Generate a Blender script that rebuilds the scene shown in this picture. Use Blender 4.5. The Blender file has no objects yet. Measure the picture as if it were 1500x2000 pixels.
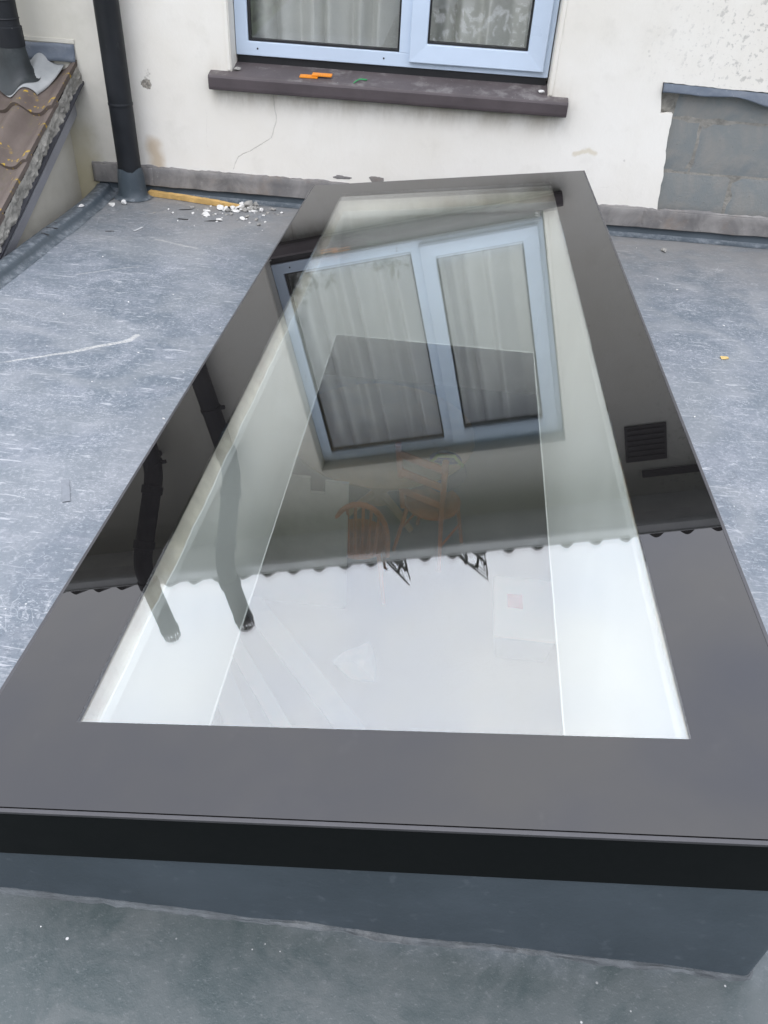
import bpy, bmesh, math, random
from mathutils import Vector, Matrix, noise
from mathutils.geometry import tessellate_polygon

rnd = random.Random(7)
SC = bpy.context.scene
COL = SC.collection
rad = math.radians

# ------------------------------------------------------------------ camera
CAM_P = Vector((0.6026, -4.0980, 1.3467))
PITCH, ROLL, YAW, FPX = -0.6856, 0.0640, 0.0628, 1596.0
cd = bpy.data.cameras.new('camera')
cam = bpy.data.objects.new('camera', cd)
COL.objects.link(cam)
_fw = Vector((-math.sin(YAW) * math.cos(PITCH), math.cos(YAW) * math.cos(PITCH), math.sin(PITCH)))
_r = Vector((math.cos(YAW), math.sin(YAW), 0))
_u = _r.cross(_fw)
_r2 = _r * math.cos(ROLL) + _u * math.sin(ROLL)
_u2 = _u * math.cos(ROLL) - _r * math.sin(ROLL)
cam.matrix_world = Matrix((
    (_r2.x, _u2.x, -_fw.x, CAM_P.x),
    (_r2.y, _u2.y, -_fw.y, CAM_P.y),
    (_r2.z, _u2.z, -_fw.z, CAM_P.z),
    (0, 0, 0, 1)))
cd.sensor_fit = 'VERTICAL'
cd.sensor_height = 36.0
cd.sensor_width = 27.0
cd.lens = FPX / 2000.0 * 36.0
cd.clip_start = 0.05
cd.clip_end = 2000
SC.camera = cam

# ------------------------------------------------------------------ sky and sun
SUN_EL, SUN_AZ = rad(56), rad(205)      # azimuth measured clockwise from +y
world = bpy.data.worlds.new('World')
SC.world = world
world.use_nodes = True
wn = world.node_tree
wn.nodes.clear()
wo = wn.nodes.new('ShaderNodeOutputWorld')
bg1 = wn.nodes.new('ShaderNodeBackground')
bg2 = wn.nodes.new('ShaderNodeBackground')
mx = wn.nodes.new('ShaderNodeMixShader')
sky = wn.nodes.new('ShaderNodeTexSky')
sky.sky_type = 'NISHITA'
sky.sun_disc = False
sky.sun_elevation = SUN_EL
sky.sun_rotation = SUN_AZ
wn.links.new(sky.outputs[0], bg1.inputs['Color'])
bg1.inputs['Strength'].default_value = 0.10
tc = wn.nodes.new('ShaderNodeTexCoord')
mp = wn.nodes.new('ShaderNodeMapping')
mp.inputs['Scale'].default_value = (1.0, 1.0, 1.6)
wn.links.new(tc.outputs['Generated'], mp.inputs['Vector'])
nz = wn.nodes.new('ShaderNodeTexNoise')
nz.inputs['Scale'].default_value = 2.6
nz.inputs['Detail'].default_value = 4
nz.inputs['Roughness'].default_value = 0.5
wn.links.new(mp.outputs[0], nz.inputs['Vector'])
cr = wn.nodes.new('ShaderNodeValToRGB')
cr.color_ramp.elements[0].position = 0.33
cr.color_ramp.elements[0].color = (0.70, 0.75, 0.93, 1)
cr.color_ramp.elements[1].position = 0.62
cr.color_ramp.elements[1].color = (0.93, 0.94, 1.0, 1)
wn.links.new(nz.outputs['Fac'], cr.inputs['Fac'])
wn.links.new(cr.outputs[0], bg2.inputs['Color'])
sx = wn.nodes.new('ShaderNodeSeparateXYZ')
wn.links.new(tc.outputs['Generated'], sx.inputs[0])
m1 = wn.nodes.new('ShaderNodeMath'); m1.operation = 'MAXIMUM'; m1.inputs[1].default_value = 0.0
wn.links.new(sx.outputs[2], m1.inputs[0])
m2 = wn.nodes.new('ShaderNodeMath'); m2.operation = 'MULTIPLY_ADD'      # overcast sky: (1 + 2 sin h) / 3
SKY_ZENITH = 3.9
m2.inputs[1].default_value = SKY_ZENITH * 2 / 3; m2.inputs[2].default_value = SKY_ZENITH / 3
wn.links.new(m1.outputs[0], m2.inputs[0])
wn.links.new(m2.outputs[0], bg2.inputs['Strength'])
mx.inputs[0].default_value = 0.92
wn.links.new(bg1.outputs[0], mx.inputs[1])
wn.links.new(bg2.outputs[0], mx.inputs[2])
wn.links.new(mx.outputs[0], wo.inputs['Surface'])

sd = bpy.data.lights.new('sun', 'SUN')
sd.energy = 0.6
sd.angle = rad(25)
sd.color = (1.0, 0.97, 0.92)
sun = bpy.data.objects.new('sun', sd)
COL.objects.link(sun)
_sdir = Vector((math.sin(SUN_AZ) * math.cos(SUN_EL), math.cos(SUN_AZ) * math.cos(SUN_EL), math.sin(SUN_EL)))
sun.rotation_euler = _sdir.to_track_quat('Z', 'Y').to_euler()
sun.location = (-3, -6, 9)

SC.view_settings.view_transform = 'Standard'
SC.view_settings.look = 'None'
SC.view_settings.exposure = 0.0
SC.view_settings.gamma = 1.0
SC.view_settings.use_curve_mapping = False
SC.render.engine = 'CYCLES'
cy = SC.cycles
cy.max_bounces = 14
cy.diffuse_bounces = 5
cy.glossy_bounces = 6
cy.transmission_bounces = 8
cy.transparent_max_bounces = 32
cy.caustics_reflective = False
cy.caustics_refractive = False
cy.sample_clamp_indirect = 6.0
try:
    cy.use_denoising = True
    cy.denoiser = 'OPENIMAGEDENOISE'
    cy.denoising_input_passes = 'RGB_ALBEDO_NORMAL'
except Exception:
    pass

# ------------------------------------------------------------------ geometry constants (from camera calibration)
SKY_O = Vector((-0.0501, -0.3379, 0.1290))      # far left corner of the glass
SPITCH, SROLL, SYAW = -0.0490, -0.1314, 0.0098
GW, GL, GB, GBF = 1.2046, 3.2139, 0.1556, 0.1703
_R = Matrix.Rotation(SYAW, 3, 'Z') @ Matrix.Rotation(SROLL, 3, 'Y') @ Matrix.Rotation(SPITCH, 3, 'X')
EX, EY, EN = _R.col[0].copy(), _R.col[1].copy(), _R.col[2].copy()
SKY_N = SKY_O - EY * GL                          # near left corner = rooflight origin
SKY_M = Matrix((
    (EX.x, EY.x, EN.x, SKY_N.x), (EX.y, EY.y, EN.y, SKY_N.y), (EX.z, EY.z, EN.z, SKY_N.z), (0, 0, 0, 1)))
def SP(x, y, z=0.0):                             # rooflight local -> world (y from the near edge)
    return SKY_M @ Vector((x, y, z))
def zs(x, y, dn=0.0):                            # height of rooflight plane (offset dn) above world x, y
    o = SKY_O + EN * dn
    return o.z - (EN.x * (x - o.x) + EN.y * (y - o.y)) / EN.z
def zr(x, y):                                    # flat roof surface
    return -0.090 - 0.0438 * y
CEIL, FLOOR = -0.50, -2.90

# ------------------------------------------------------------------ node helper
class G:
    def __init__(s, name):
        s.m = bpy.data.materials.new(name)
        s.m.use_nodes = True
        s.t = s.m.node_tree
        s.n = s.t.nodes
        s.n.clear()
        s.out = s.n.new('ShaderNodeOutputMaterial')
        s._obj = None
    def link(s, a, b): s.t.links.new(a, b)
    def put(s, sock, v):
        if v is None: return
        if isinstance(v, (int, float)): 
            try: sock.default_value = v
            except Exception: sock.default_value = (v, v, v)
        elif isinstance(v, (tuple, list)):
            if len(v) == 3 and len(sock.default_value) == 4: v = (*v, 1)
            sock.default_value = v
        else: s.link(v, sock)
    @property
    def P(s):
        if s._obj is None:
            s._obj = s.n.new('ShaderNodeTexCoord').outputs['Object']
        return s._obj
    def geo(s): return s.n.new('ShaderNodeNewGeometry')
    def rand(s): return s.n.new('ShaderNodeObjectInfo').outputs['Random']
    def math(s, op, a, b=None, c=None, clamp=False):
        n = s.n.new('ShaderNodeMath'); n.operation = op; n.use_clamp = clamp
        s.put(n.inputs[0], a); s.put(n.inputs[1], b)
        if c is not None: s.put(n.inputs[2], c)
        return n.outputs[0]
    def vm(s, op, a, b=None, out=0):
        n = s.n.new('ShaderNodeVectorMath'); n.operation = op
        s.put(n.inputs[0], a)
        if b is not None:
            if op == 'SCALE': s.put(n.inputs['Scale'], b)
            else: s.put(n.inputs[1], b)
        return n.outputs['Value'] if op in ('DOT_PRODUCT', 'LENGTH', 'DISTANCE') else n.outputs[0]
    def scale(s, v, sc): 
        return s.vm('MULTIPLY', v, sc)
    def noise(s, sc, det=4, rough=0.55, vec=None, dist=0.0):
        n = s.n.new('ShaderNodeTexNoise')
        s.put(n.inputs['Scale'], sc); s.put(n.inputs['Detail'], det); s.put(n.inputs['Roughness'], rough)
        s.put(n.inputs['Distortion'], dist)
        s.link(vec if vec is not None else s.P, n.inputs['Vector'])
        return n.outputs['Fac']
    def voro(s, sc, vec=None, feature='F1', rnd_=1.0):
        n = s.n.new('ShaderNodeTexVoronoi'); n.feature = feature
        s.put(n.inputs['Scale'], sc); s.put(n.inputs['Randomness'], rnd_)
        s.link(vec if vec is not None else s.P, n.inputs['Vector'])
        return n
    def rng(s, v, a, b, lo=0.0, hi=1.0):
        n = s.n.new('ShaderNodeMapRange'); n.interpolation_type = 'SMOOTHSTEP'
        s.put(n.inputs['Value'], v); s.put(n.inputs['From Min'], a); s.put(n.inputs['From Max'], b)
        s.put(n.inputs['To Min'], lo); s.put(n.inputs['To Max'], hi)
        return n.outputs[0]
    def mix(s, f, a, b, mode='MIX'):
        n = s.n.new('ShaderNodeMix'); n.data_type = 'RGBA'; n.blend_type = mode
        s.put(n.inputs[0], f)
        s.put(n.inputs[6], a); s.put(n.inputs[7], b)
        return n.outputs[2]
    def sep(s, v=None):
        n = s.n.new('ShaderNodeSeparateXYZ'); s.link(v if v is not None else s.P, n.inputs[0]); return n.outputs
    def seg(s, a, b, wob=None):               # distance from P to a segment
        P = s.P if wob is None else wob
        a, b = Vector(a), Vector(b); ab = b - a
        pa = s.vm('SUBTRACT', P, tuple(a))
        h = s.math('DIVIDE', s.vm('DOT_PRODUCT', pa, tuple(ab)), ab.dot(ab), clamp=True)
        n = s.n.new('ShaderNodeVectorMath'); n.operation = 'SCALE'
        n.inputs[0].default_value = tuple(ab); s.link(h, n.inputs['Scale'])
        return s.vm('LENGTH', s.vm('SUBTRACT', pa, n.outputs[0]))
    def poly(s, pts, wobble=0.0, wsc=30):
        P = s.P
        if wobble:
            n = s.n.new('ShaderNodeTexNoise'); n.inputs['Scale'].default_value = wsc; n.inputs['Detail'].default_value = 3
            s.link(s.P, n.inputs['Vector'])
            off = s.vm('SCALE', s.vm('SUBTRACT', n.outputs['Color'], (0.5, 0.5, 0.5)), wobble)
            P = s.vm('ADD', s.P, off)
        d = None
        for a, b in zip(pts[:-1], pts[1:]):
            e = s.seg(a, b, P)
            d = e if d is None else s.math('MINIMUM', d, e)
        return d
    def bump(s, h, st=0.3, dist=0.002, nrm=None):
        n = s.n.new('ShaderNodeBump'); n.inputs['Strength'].default_value = st; n.inputs['Distance'].default_value = dist
        s.link(h, n.inputs['Height'])
        if nrm is not None: s.link(nrm, n.inputs['Normal'])
        return n.outputs[0]
    def bsdf(s, col, rough=0.6, nrm=None, spec=0.5, metal=0.0, coat=0.0):
        n = s.n.new('ShaderNodeBsdfPrincipled')
        s.put(n.inputs['Base Color'], col); s.put(n.inputs['Roughness'], rough)
        s.put(n.inputs['Specular IOR Level'], spec); s.put(n.inputs['Metallic'], metal)
        s.put(n.inputs['Coat Weight'], coat)
        if nrm is not None: s.link(nrm, n.inputs['Normal'])
        s.link(n.outputs[0], s.out.inputs['Surface'])
        return s.m

M = {}
def simple(name, col, rough=0.6, var=0.25, nsc=12, bump=0.15, bd=0.002, fine=120, spec=0.5, metal=0.0, dirt=None, speck=0.35):
    g = G(name)
    a = g.noise(nsc, 5)
    b = g.noise(fine, 3)
    c = g.mix(g.rng(a, 0.3, 0.7), tuple(x * (1 - var) for x in col), tuple(min(1, x * (1 + var)) for x in col))
    c = g.mix(g.rng(b, 0.35, 0.75, 0, speck), c, tuple(x * 0.72 for x in col))
    if dirt:
        c = g.mix(g.rng(g.noise(nsc * 0.6, 6, 0.7), 0.52, 0.72, 0, dirt[1]), c, dirt[0])
    r = g.rng(a, 0.3, 0.7, max(0.02, rough - 0.08), min(1, rough + 0.08))
    M[name] = g.bsdf(c, r, g.bump(b, bump, bd), spec, metal)
    return M[name]

# --- glass: surface reflection by angle, straight transmission with tint (thin pane)
def glass(name, f0, tint, dust=0.0):
    g = G(name)
    ge = g.geo()
    c = g.math('ABSOLUTE', g.vm('DOT_PRODUCT', ge.outputs['Normal'], ge.outputs['Incoming']))
    p = g.math('POWER', g.math('SUBTRACT', 1.0, c), 5.0)
    F = g.math('ADD', f0, g.math('MULTIPLY', p, (1 - f0) if f0 else 0.0))
    tr = g.n.new('ShaderNodeBsdfTransparent'); tr.inputs[0].default_value = (*tint, 1)
    gl = g.n.new('ShaderNodeBsdfGlossy'); gl.inputs['Roughness'].default_value = 0.0
    gl.inputs['Color'].default_value = (1, 1, 1, 1)
    mxs = g.n.new('ShaderNodeMixShader')
    g.link(F, mxs.inputs[0]); g.link(tr.outputs[0], mxs.inputs[1]); g.link(gl.outputs[0], mxs.inputs[2])
    outp = mxs.outputs[0]
    if dust:
        df = g.n.new('ShaderNodeBsdfDiffuse'); df.inputs[0].default_value = (0.72, 0.70, 0.66, 1)
        v = g.voro(34)
        sp = g.math('MULTIPLY', g.rng(v.outputs['Distance'], 0.035, 0.055, 1, 0),
                    g.rng(g.noise(9, 3), 0.62, 0.70))
        film = g.math('MULTIPLY', g.rng(g.noise(2.2, 6, 0.65, dist=0.6), 0.4, 0.75), 0.005)
        f = g.math('ADD', sp, film, clamp=True)
        f = g.math('MULTIPLY', f, dust)
        m2 = g.n.new('ShaderNodeMixShader')
        g.link(f, m2.inputs[0]); g.link(outp, m2.inputs[1]); g.link(df.outputs[0], m2.inputs[2])
        outp = m2.outputs[0]
    g.link(outp, g.out.inputs['Surface'])
    M[name] = g.m
    return g.m

glass('roof_glass', 0.045, (0.985, 0.995, 0.988), dust=0.8)
glass('solar_coating', 0.092, (0.99, 0.997, 0.992))
glass('glass_underside', 0.0, (1, 1, 1))
glass('low_e_glass', 0.04, (0.985, 0.996, 0.988))
glass('window_glass', 0.065, (0.97, 0.975, 0.965))

# --- grey blue GRP roof with chalky scuffs
def roof_mat():
    g = G('roof_skin')
    x, y, z = g.sep()
    big = g.noise(1.3, 5, 0.6)
    mid = g.noise(6, 6, 0.65, dist=0.5)
    st = g.noise(14, 6, 0.7, vec=g.scale(g.P, (0.8, 1.25, 1)), dist=0.5)
    fine = g.noise(70, 5, 0.7)
    grain = g.noise(330, 2)
    c = g.mix(g.rng(big, 0.3, 0.7), (0.108, 0.134, 0.156), (0.150, 0.172, 0.194))
    c = g.mix(g.rng(mid, 0.40, 0.72, 0, 0.6), c, (0.225, 0.240, 0.262))
    c = g.mix(g.rng(st, 0.48, 0.72, 0, 0.4), c, (0.29, 0.30, 0.315))
    c = g.mix(g.rng(fine, 0.50, 0.70, 0, 0.62), c, (0.36, 0.375, 0.39))
    f2 = g.noise(160, 4, 0.75, vec=g.scale(g.P, (0.7, 1.3, 1)))
    c = g.mix(g.math('MULTIPLY', g.rng(f2, 0.54, 0.66, 0, 0.75), g.rng(g.noise(5, 4, 0.6, vec=g.vm('ADD', g.P, (2, 2, 5))), 0.42, 0.60, 0.2, 1)), c, (0.47, 0.485, 0.50))
    c = g.mix(g.rng(g.noise(110, 4, 0.7, vec=g.vm('ADD', g.P, (1, 3, 0))), 0.56, 0.68, 0, 0.55), c, (0.080, 0.097, 0.112))
    c = g.mix(g.rng(g.noise(24, 5, 0.7, vec=g.vm('ADD', g.P, (5, 2, 0))), 0.55, 0.75, 0, 0.55), c, (0.085, 0.105, 0.125))
    for k, (ang, ofs, st_) in enumerate(((0.35, (0, 0, 0), 0.55), (1.3, (3, 5, 0), 0.45), (2.4, (8, 2, 0), 0.5), (-0.5, (1, 9, 0), 0.4))):
        mpn = g.n.new('ShaderNodeMapping'); mpn.inputs['Rotation'].default_value = (0, 0, ang); mpn.inputs['Scale'].default_value = (9, 62, 1); mpn.inputs['Location'].default_value = ofs
        g.link(g.P, mpn.inputs['Vector'])
        sk = g.math('MULTIPLY', g.rng(g.noise(1.0, 3, 0.6, vec=mpn.outputs[0], dist=0.35), 0.635, 0.675), g.rng(g.noise(2.2, 4, 0.6, vec=g.vm('ADD', g.P, ofs)), 0.44, 0.60, 0.15, 1))
        c = g.mix(g.math('MULTIPLY', sk, st_), c, (0.56, 0.57, 0.575))
    td = g.noise(1.1, 3, 0.5, vec=g.vm('ADD', g.P, (4, 7, 0)), dist=0.8)
    tide = g.math('MULTIPLY', g.rng(td, 0.47, 0.53), g.rng(td, 0.62, 0.54))
    c = g.mix(g.math('MULTIPLY', tide, 0.30), c, (0.29, 0.30, 0.30))
    c = g.mix(g.rng(td, 0.42, 0.36, 0, 0.35), c, (0.105, 0.13, 0.145))
    # footworn grey-brown dust towards the wall and the kerb
    dm = g.math('MULTIPLY', g.rng(g.math('ADD', y, g.math('MULTIPLY', big, 0.9)), -0.55, 0.40), g.rng(mid, 0.25, 0.62, 0.35, 1))
    c = g.mix(g.math('MULTIPLY', dm, 0.75), c, (0.225, 0.215, 0.20))
    # darker, greener mottled skin in front of the rooflight, foreground shade put into its colour
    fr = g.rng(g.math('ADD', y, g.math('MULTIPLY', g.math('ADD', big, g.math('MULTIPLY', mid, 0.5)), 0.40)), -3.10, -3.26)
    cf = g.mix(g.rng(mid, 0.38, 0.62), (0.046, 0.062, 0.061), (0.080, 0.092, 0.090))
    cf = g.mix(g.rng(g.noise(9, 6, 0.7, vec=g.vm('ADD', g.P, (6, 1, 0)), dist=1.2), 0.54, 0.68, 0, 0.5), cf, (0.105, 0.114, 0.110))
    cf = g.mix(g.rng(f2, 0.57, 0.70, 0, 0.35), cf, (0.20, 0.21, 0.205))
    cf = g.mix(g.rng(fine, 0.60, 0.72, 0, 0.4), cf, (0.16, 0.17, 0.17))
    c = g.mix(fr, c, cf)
    # meandering hair-line scratches
    ln = g.noise(3.1, 3, 0.5, dist=1.2)
    l1 = g.math('MULTIPLY', g.rng(g.math('ABSOLUTE', g.math('SUBTRACT', ln, 0.5)), 0.0012, 0.004, 1, 0), g.rng(g.noise(2.4, 2, vec=g.vm('ADD', g.P, (9, 4, 2))), 0.50, 0.60))
    l1 = g.math('MULTIPLY', l1, g.math('SUBTRACT', 1.0, fr))
    c = g.mix(g.math('MULTIPLY', l1, 0.22), c, (0.55, 0.56, 0.56))
    # the long chalky scrape and two short ones
    d1 = g.poly([(-0.86, -1.925, -0.006), (-0.62, -1.775, -0.012), (-0.53, -1.70, -0.015), (-0.465, -1.655, -0.018), (-0.452, -1.61, -0.018)], 0.012, 25)
    w1 = g.rng(x, -0.86, -0.50, 0.0022, 0.009)
    s1 = g.rng(g.math('SUBTRACT', d1, w1), -0.002, 0.004, 1, 0)
    d2 = g.poly([(-0.86, -1.12, -0.04), (-0.74, -1.03, -0.045), (-0.66, -0.99, -0.047)], 0.02, 20)
    s2 = g.rng(d2, 0.002, 0.008, 0.6, 0)
    d3 = g.poly([(-0.70, -0.66, -0.06), (-0.58, -0.70, -0.06), (-0.50, -0.72, -0.06)], 0.02, 20)
    s3 = g.rng(d3, 0.003, 0.012, 0.5, 0)
    sc = g.math('MAXIMUM', s1, g.math('MAXIMUM', s2, s3))
    c = g.mix(g.math('MULTIPLY', sc, g.rng(f2, 0.35, 0.62, 0.15, 0.8)), c, (0.52, 0.51, 0.47))
    # crumbs of plaster dust
    v = g.voro(60)
    sp = g.math('MULTIPLY', g.rng(v.outputs['Distance'], 0.05, 0.09, 1, 0), g.rng(g.noise(4, 4), 0.53, 0.66))
    c = g.mix(g.math('MULTIPLY', sp, 0.8), c, (0.70, 0.69, 0.66))
    v = g.voro(26, vec=g.vm('ADD', g.P, (3.3, 1.7, 0)))
    sp = g.math('MULTIPLY', g.rng(v.outputs['Distance'], 0.045, 0.07, 1, 0), g.rng(g.noise(3, 3, vec=g.vm('ADD', g.P, (1, 8, 0))), 0.52, 0.6))
    c = g.mix(g.math('MULTIPLY', sp, 0.8), c, (0.66, 0.65, 0.62))
    r = g.rng(mid, 0.3, 0.75, 0.34, 0.62)
    h = g.math('ADD', g.math('MULTIPLY', mid, 0.6), g.math('ADD', g.math('MULTIPLY', fine, 0.25), g.math('MULTIPLY', grain, 0.12)))
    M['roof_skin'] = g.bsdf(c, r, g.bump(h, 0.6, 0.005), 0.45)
roof_mat()

def grp_mat():
    g = G('blue_grp')
    a = g.noise(4, 5, 0.6); b = g.noise(40, 4); e = g.noise(150, 2)
    c = g.mix(g.rng(a, 0.3, 0.7), (0.046, 0.061, 0.072), (0.066, 0.084, 0.098))
    c = g.mix(g.rng(b, 0.6, 0.75, 0, 0.25), c, (0.15, 0.17, 0.19))
    up = g.rng(g.sep(g.geo().outputs['Normal'])[2], 0.55, 0.95)
    c = g.mix(g.math('MULTIPLY', up, g.rng(g.noise(30, 6, 0.75), 0.42, 0.68, 0.1, 0.75)), c, (0.24, 0.26, 0.275))
    M['blue_grp'] = g.bsdf(c, g.rng(a, 0.3, 0.7, 0.36, 0.5), g.bump(g.math('ADD', g.math('MULTIPLY', a, 2.5), g.math('MULTIPLY', e, 0.1)), 0.3, 0.006), 0.45)
grp_mat()

def render_mat():
    g = G('wall_render')
    x, y, z = g.sep()
    a = g.noise(1.4, 5, 0.6); m = g.noise(7, 6, 0.65); f = g.noise(60, 5, 0.6); gr = g.noise(320, 3, 0.6)
    c = g.mix(g.rng(a, 0.3, 0.7), (0.79, 0.755, 0.67), (0.85, 0.825, 0.755))
    c = g.mix(g.rng(m, 0.5, 0.75, 0, 0.25), c, (0.62, 0.59, 0.51))
    # duller grey-green tone towards the left part of the wall
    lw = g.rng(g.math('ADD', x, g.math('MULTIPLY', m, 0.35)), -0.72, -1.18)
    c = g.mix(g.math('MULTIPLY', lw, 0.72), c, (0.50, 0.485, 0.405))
    yl = g.math('MULTIPLY', g.rng(g.math('ADD', x, g.math('MULTIPLY', m, 0.10)), -1.10, -1.20), g.rng(g.math('ADD', z, g.math('MULTIPLY', m, 0.3)), 0.55, 0.10))
    c = g.mix(g.math('MULTIPLY', yl, 0.6), c, (0.44, 0.38, 0.20))
    # rust-brown run beside the pipe foot
    dp = g.poly([(-0.90, 0, 0.14), (-0.885, 0, 0.05)], 0.05, 14)
    c = g.mix(g.rng(dp, 0.01, 0.06, 0.6, 0), c, (0.45, 0.31, 0.15))
    # dirt wash under the sill
    us = g.math('MULTIPLY', g.rng(z, 0.30, 0.42), g.math('MULTIPLY', g.rng(x, -0.62, -0.55), g.rng(x, 1.12, 1.03)))
    us = g.math('MULTIPLY', us, g.rng(z, 0.60, 0.42, 0, 1))
    c = g.mix(g.math('MULTIPLY', us, g.rng(g.noise(9, 5, 0.7, vec=g.scale(g.P, (1, 1, 0.35))), 0.35, 0.65, 0.05, 0.55)), c, (0.42, 0.37, 0.28))
    # black mould spots at upper right
    mo = g.math('MAXIMUM', g.rng(g.noise(26, 4, 0.6), 0.57, 0.66), g.math('MULTIPLY', g.rng(g.noise(55, 3, 0.6), 0.58, 0.68), 0.8))
    ms = g.math('MULTIPLY', mo, g.rng(g.math('ADD', x, g.math('MULTIPLY', m, 0.6)), 1.55, 2.15))
    ms = g.math('MULTIPLY', ms, g.rng(z, 0.52, 0.66))
    c = g.mix(g.math('MULTIPLY', ms, 0.55), c, (0.30, 0.29, 0.26))
    # scattered pock marks
    v = g.voro(13)
    pm = g.math('MULTIPLY', g.rng(g.math('ADD', v.outputs['Distance'], g.math('MULTIPLY', f, 0.10)), 0.10, 0.14, 1, 0), g.rng(g.noise(5, 3), 0.55, 0.62))
    c = g.mix(g.math('MULTIPLY', pm, 0.4), c, (0.42, 0.40, 0.35))
    # hair crack below the sill
    ck = g.poly([(-0.296, 0, 0.425), (-0.282, 0, 0.316), (-0.310, 0, 0.222), (-0.400, 0, 0.165), (-0.476, 0, 0.127), (-0.508, 0, 0.064)], 0.016, 22)
    ckm = g.rng(g.math('MULTIPLY', ck, ck), 0.000001, 0.000013, 1, 0)
    ck2 = g.poly([(-0.62, 0, 0.33), (-0.63, 0, 0.18), (-0.60, 0, 0.05)], 0.03, 18)
    ckm = g.math('MAXIMUM', ckm, g.rng(ck2, 0.0008, 0.002, 0.35, 0))
    ck3 = g.poly([(1.42, 0, 0.02), (1.42, 0, 0.09), (1.35, 0, 0.13), (1.28, 0, 0.12)], 0.03, 18)
    ckm = g.math('MAXIMUM', ckm, g.rng(ck3, 0.0008, 0.002, 0.35, 0))
    c = g.mix(g.math('MULTIPLY', ckm, 0.27), c, (0.20, 0.18, 0.15))
    # ochre smear
    oc = g.poly([(1.13, 0, 0.262), (1.19, 0, 0.285), (1.225, 0, 0.272)], 0.02, 30)
    c = g.mix(g.rng(oc, 0.004, 0.016, 0.45, 0), c, (0.55, 0.46, 0.28))
    # chipped fixing hole
    hd = g.poly([(-0.905, 0, 0.415), (-0.893, 0, 0.417)], 0.05, 45)
    hm = g.rng(hd, 0.014, 0.020, 1, 0)
    hd2 = g.poly([(-0.893, 0, 0.43), (-0.885, 0, 0.475)], 0.04, 50)
    hm2 = g.math('MULTIPLY', g.rng(hd2, 0.006, 0.016, 1, 0), g.rng(f, 0.45, 0.6))
    c = g.mix(g.math('MAXIMUM', hm, g.math('MULTIPLY', hm2, 0.7)), c, g.mix(g.rng(f, 0.4, 0.6), (0.22, 0.20, 0.17), (0.42, 0.39, 0.33)))
    h = g.math('ADD', g.math('ADD', g.math('MULTIPLY', m, 1.6), g.math('MULTIPLY', f, 0.5)), g.math('MULTIPLY', gr, 0.35))
    h = g.math('SUBTRACT', h, g.math('ADD', g.math('MULTIPLY', ckm, 0.8), g.math('MULTIPLY', hm, 2.0)))
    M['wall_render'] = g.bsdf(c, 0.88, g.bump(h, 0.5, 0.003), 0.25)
render_mat()

def plain_render():
    g = G('side_render')
    a = g.noise(2.5, 5, 0.6); f = g.noise(60, 4); gr = g.noise(300, 2)
    c = g.mix(g.rng(a, 0.3, 0.7), (0.47, 0.45, 0.38), (0.57, 0.55, 0.475))
    v = g.voro(12)
    pm = g.math('MULTIPLY', g.rng(v.outputs['Distance'], 0.06, 0.10, 1, 0), g.rng(g.noise(5, 3), 0.5, 0.6))
    c = g.mix(g.math('MULTIPLY', pm, 0.4), c, (0.25, 0.24, 0.2))
    M['side_render'] = g.bsdf(c, 0.88, g.bump(g.math('ADD', f, gr), 0.35, 0.002), 0.25)
plain_render()

def sill_mat():
    g = G('sill_paint')
    a = g.noise(5, 5); f = g.noise(55, 5, 0.7); gr = g.noise(260, 2)
    nz_ = g.sep(g.geo().outputs['Normal'])[2]
    c = g.mix(g.rng(a, 0.3, 0.7), (0.062, 0.050, 0.052), (0.088, 0.072, 0.074))
    top = g.rng(nz_, 0.5, 0.9)
    du = g.math('MULTIPLY', top, g.rng(g.noise(11, 6, 0.7), 0.50, 0.68, 0.15, 0.75))
    c = g.mix(du, c, (0.24, 0.225, 0.215))
    v = g.voro(55)
    sp = g.math('MULTIPLY', g.rng(v.outputs['Distance'], 0.06, 0.10, 1, 0), g.rng(g.noise(7, 3), 0.52, 0.62))
    c = g.mix(g.math('MULTIPLY', sp, g.math('MULTIPLY', top, 0.8)), c, (0.66, 0.65, 0.62))
    M['sill_paint'] = g.bsdf(c, 0.55, g.bump(g.math('ADD', f, gr), 0.25, 0.002), 0.4)
sill_mat()

def tile_mat():
    g = G('concrete_tile')
    a = g.noise(5, 5, 0.6); f = g.noise(60, 5, 0.7); gr = g.noise(300, 2)
    c = g.mix(g.rng(a, 0.3, 0.7), (0.095, 0.073, 0.062), (0.135, 0.108, 0.092))
    c = g.mix(g.math('MULTIPLY', g.rand(), 0.4), c, (0.16, 0.135, 0.115))
    c = g.mix(g.rng(g.noise(14, 5, 0.7), 0.5, 0.7, 0, 0.6), c, (0.10, 0.088, 0.060))
    li = g.math('MULTIPLY', g.rng(g.noise(38, 4, 0.6), 0.60, 0.66), g.rng(g.noise(6, 3), 0.46, 0.58))
    c = g.mix(g.math('MULTIPLY', li, 0.9), c, (0.46, 0.30, 0.02))
    v = g.voro(40)
    sp = g.math('MULTIPLY', g.rng(v.outputs['Distance'], 0.04, 0.07, 1, 0), g.rng(g.noise(8, 3, vec=g.vm('ADD', g.P, (4, 4, 4))), 0.52, 0.62))
    c = g.mix(g.math('MULTIPLY', sp, 0.7), c, (0.6, 0.6, 0.57))
    M['concrete_tile'] = g.bsdf(c, 0.72, g.bump(g.math('ADD', g.math('MULTIPLY', f, 0.8), gr), 0.4, 0.002), 0.35)
tile_mat()

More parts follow.
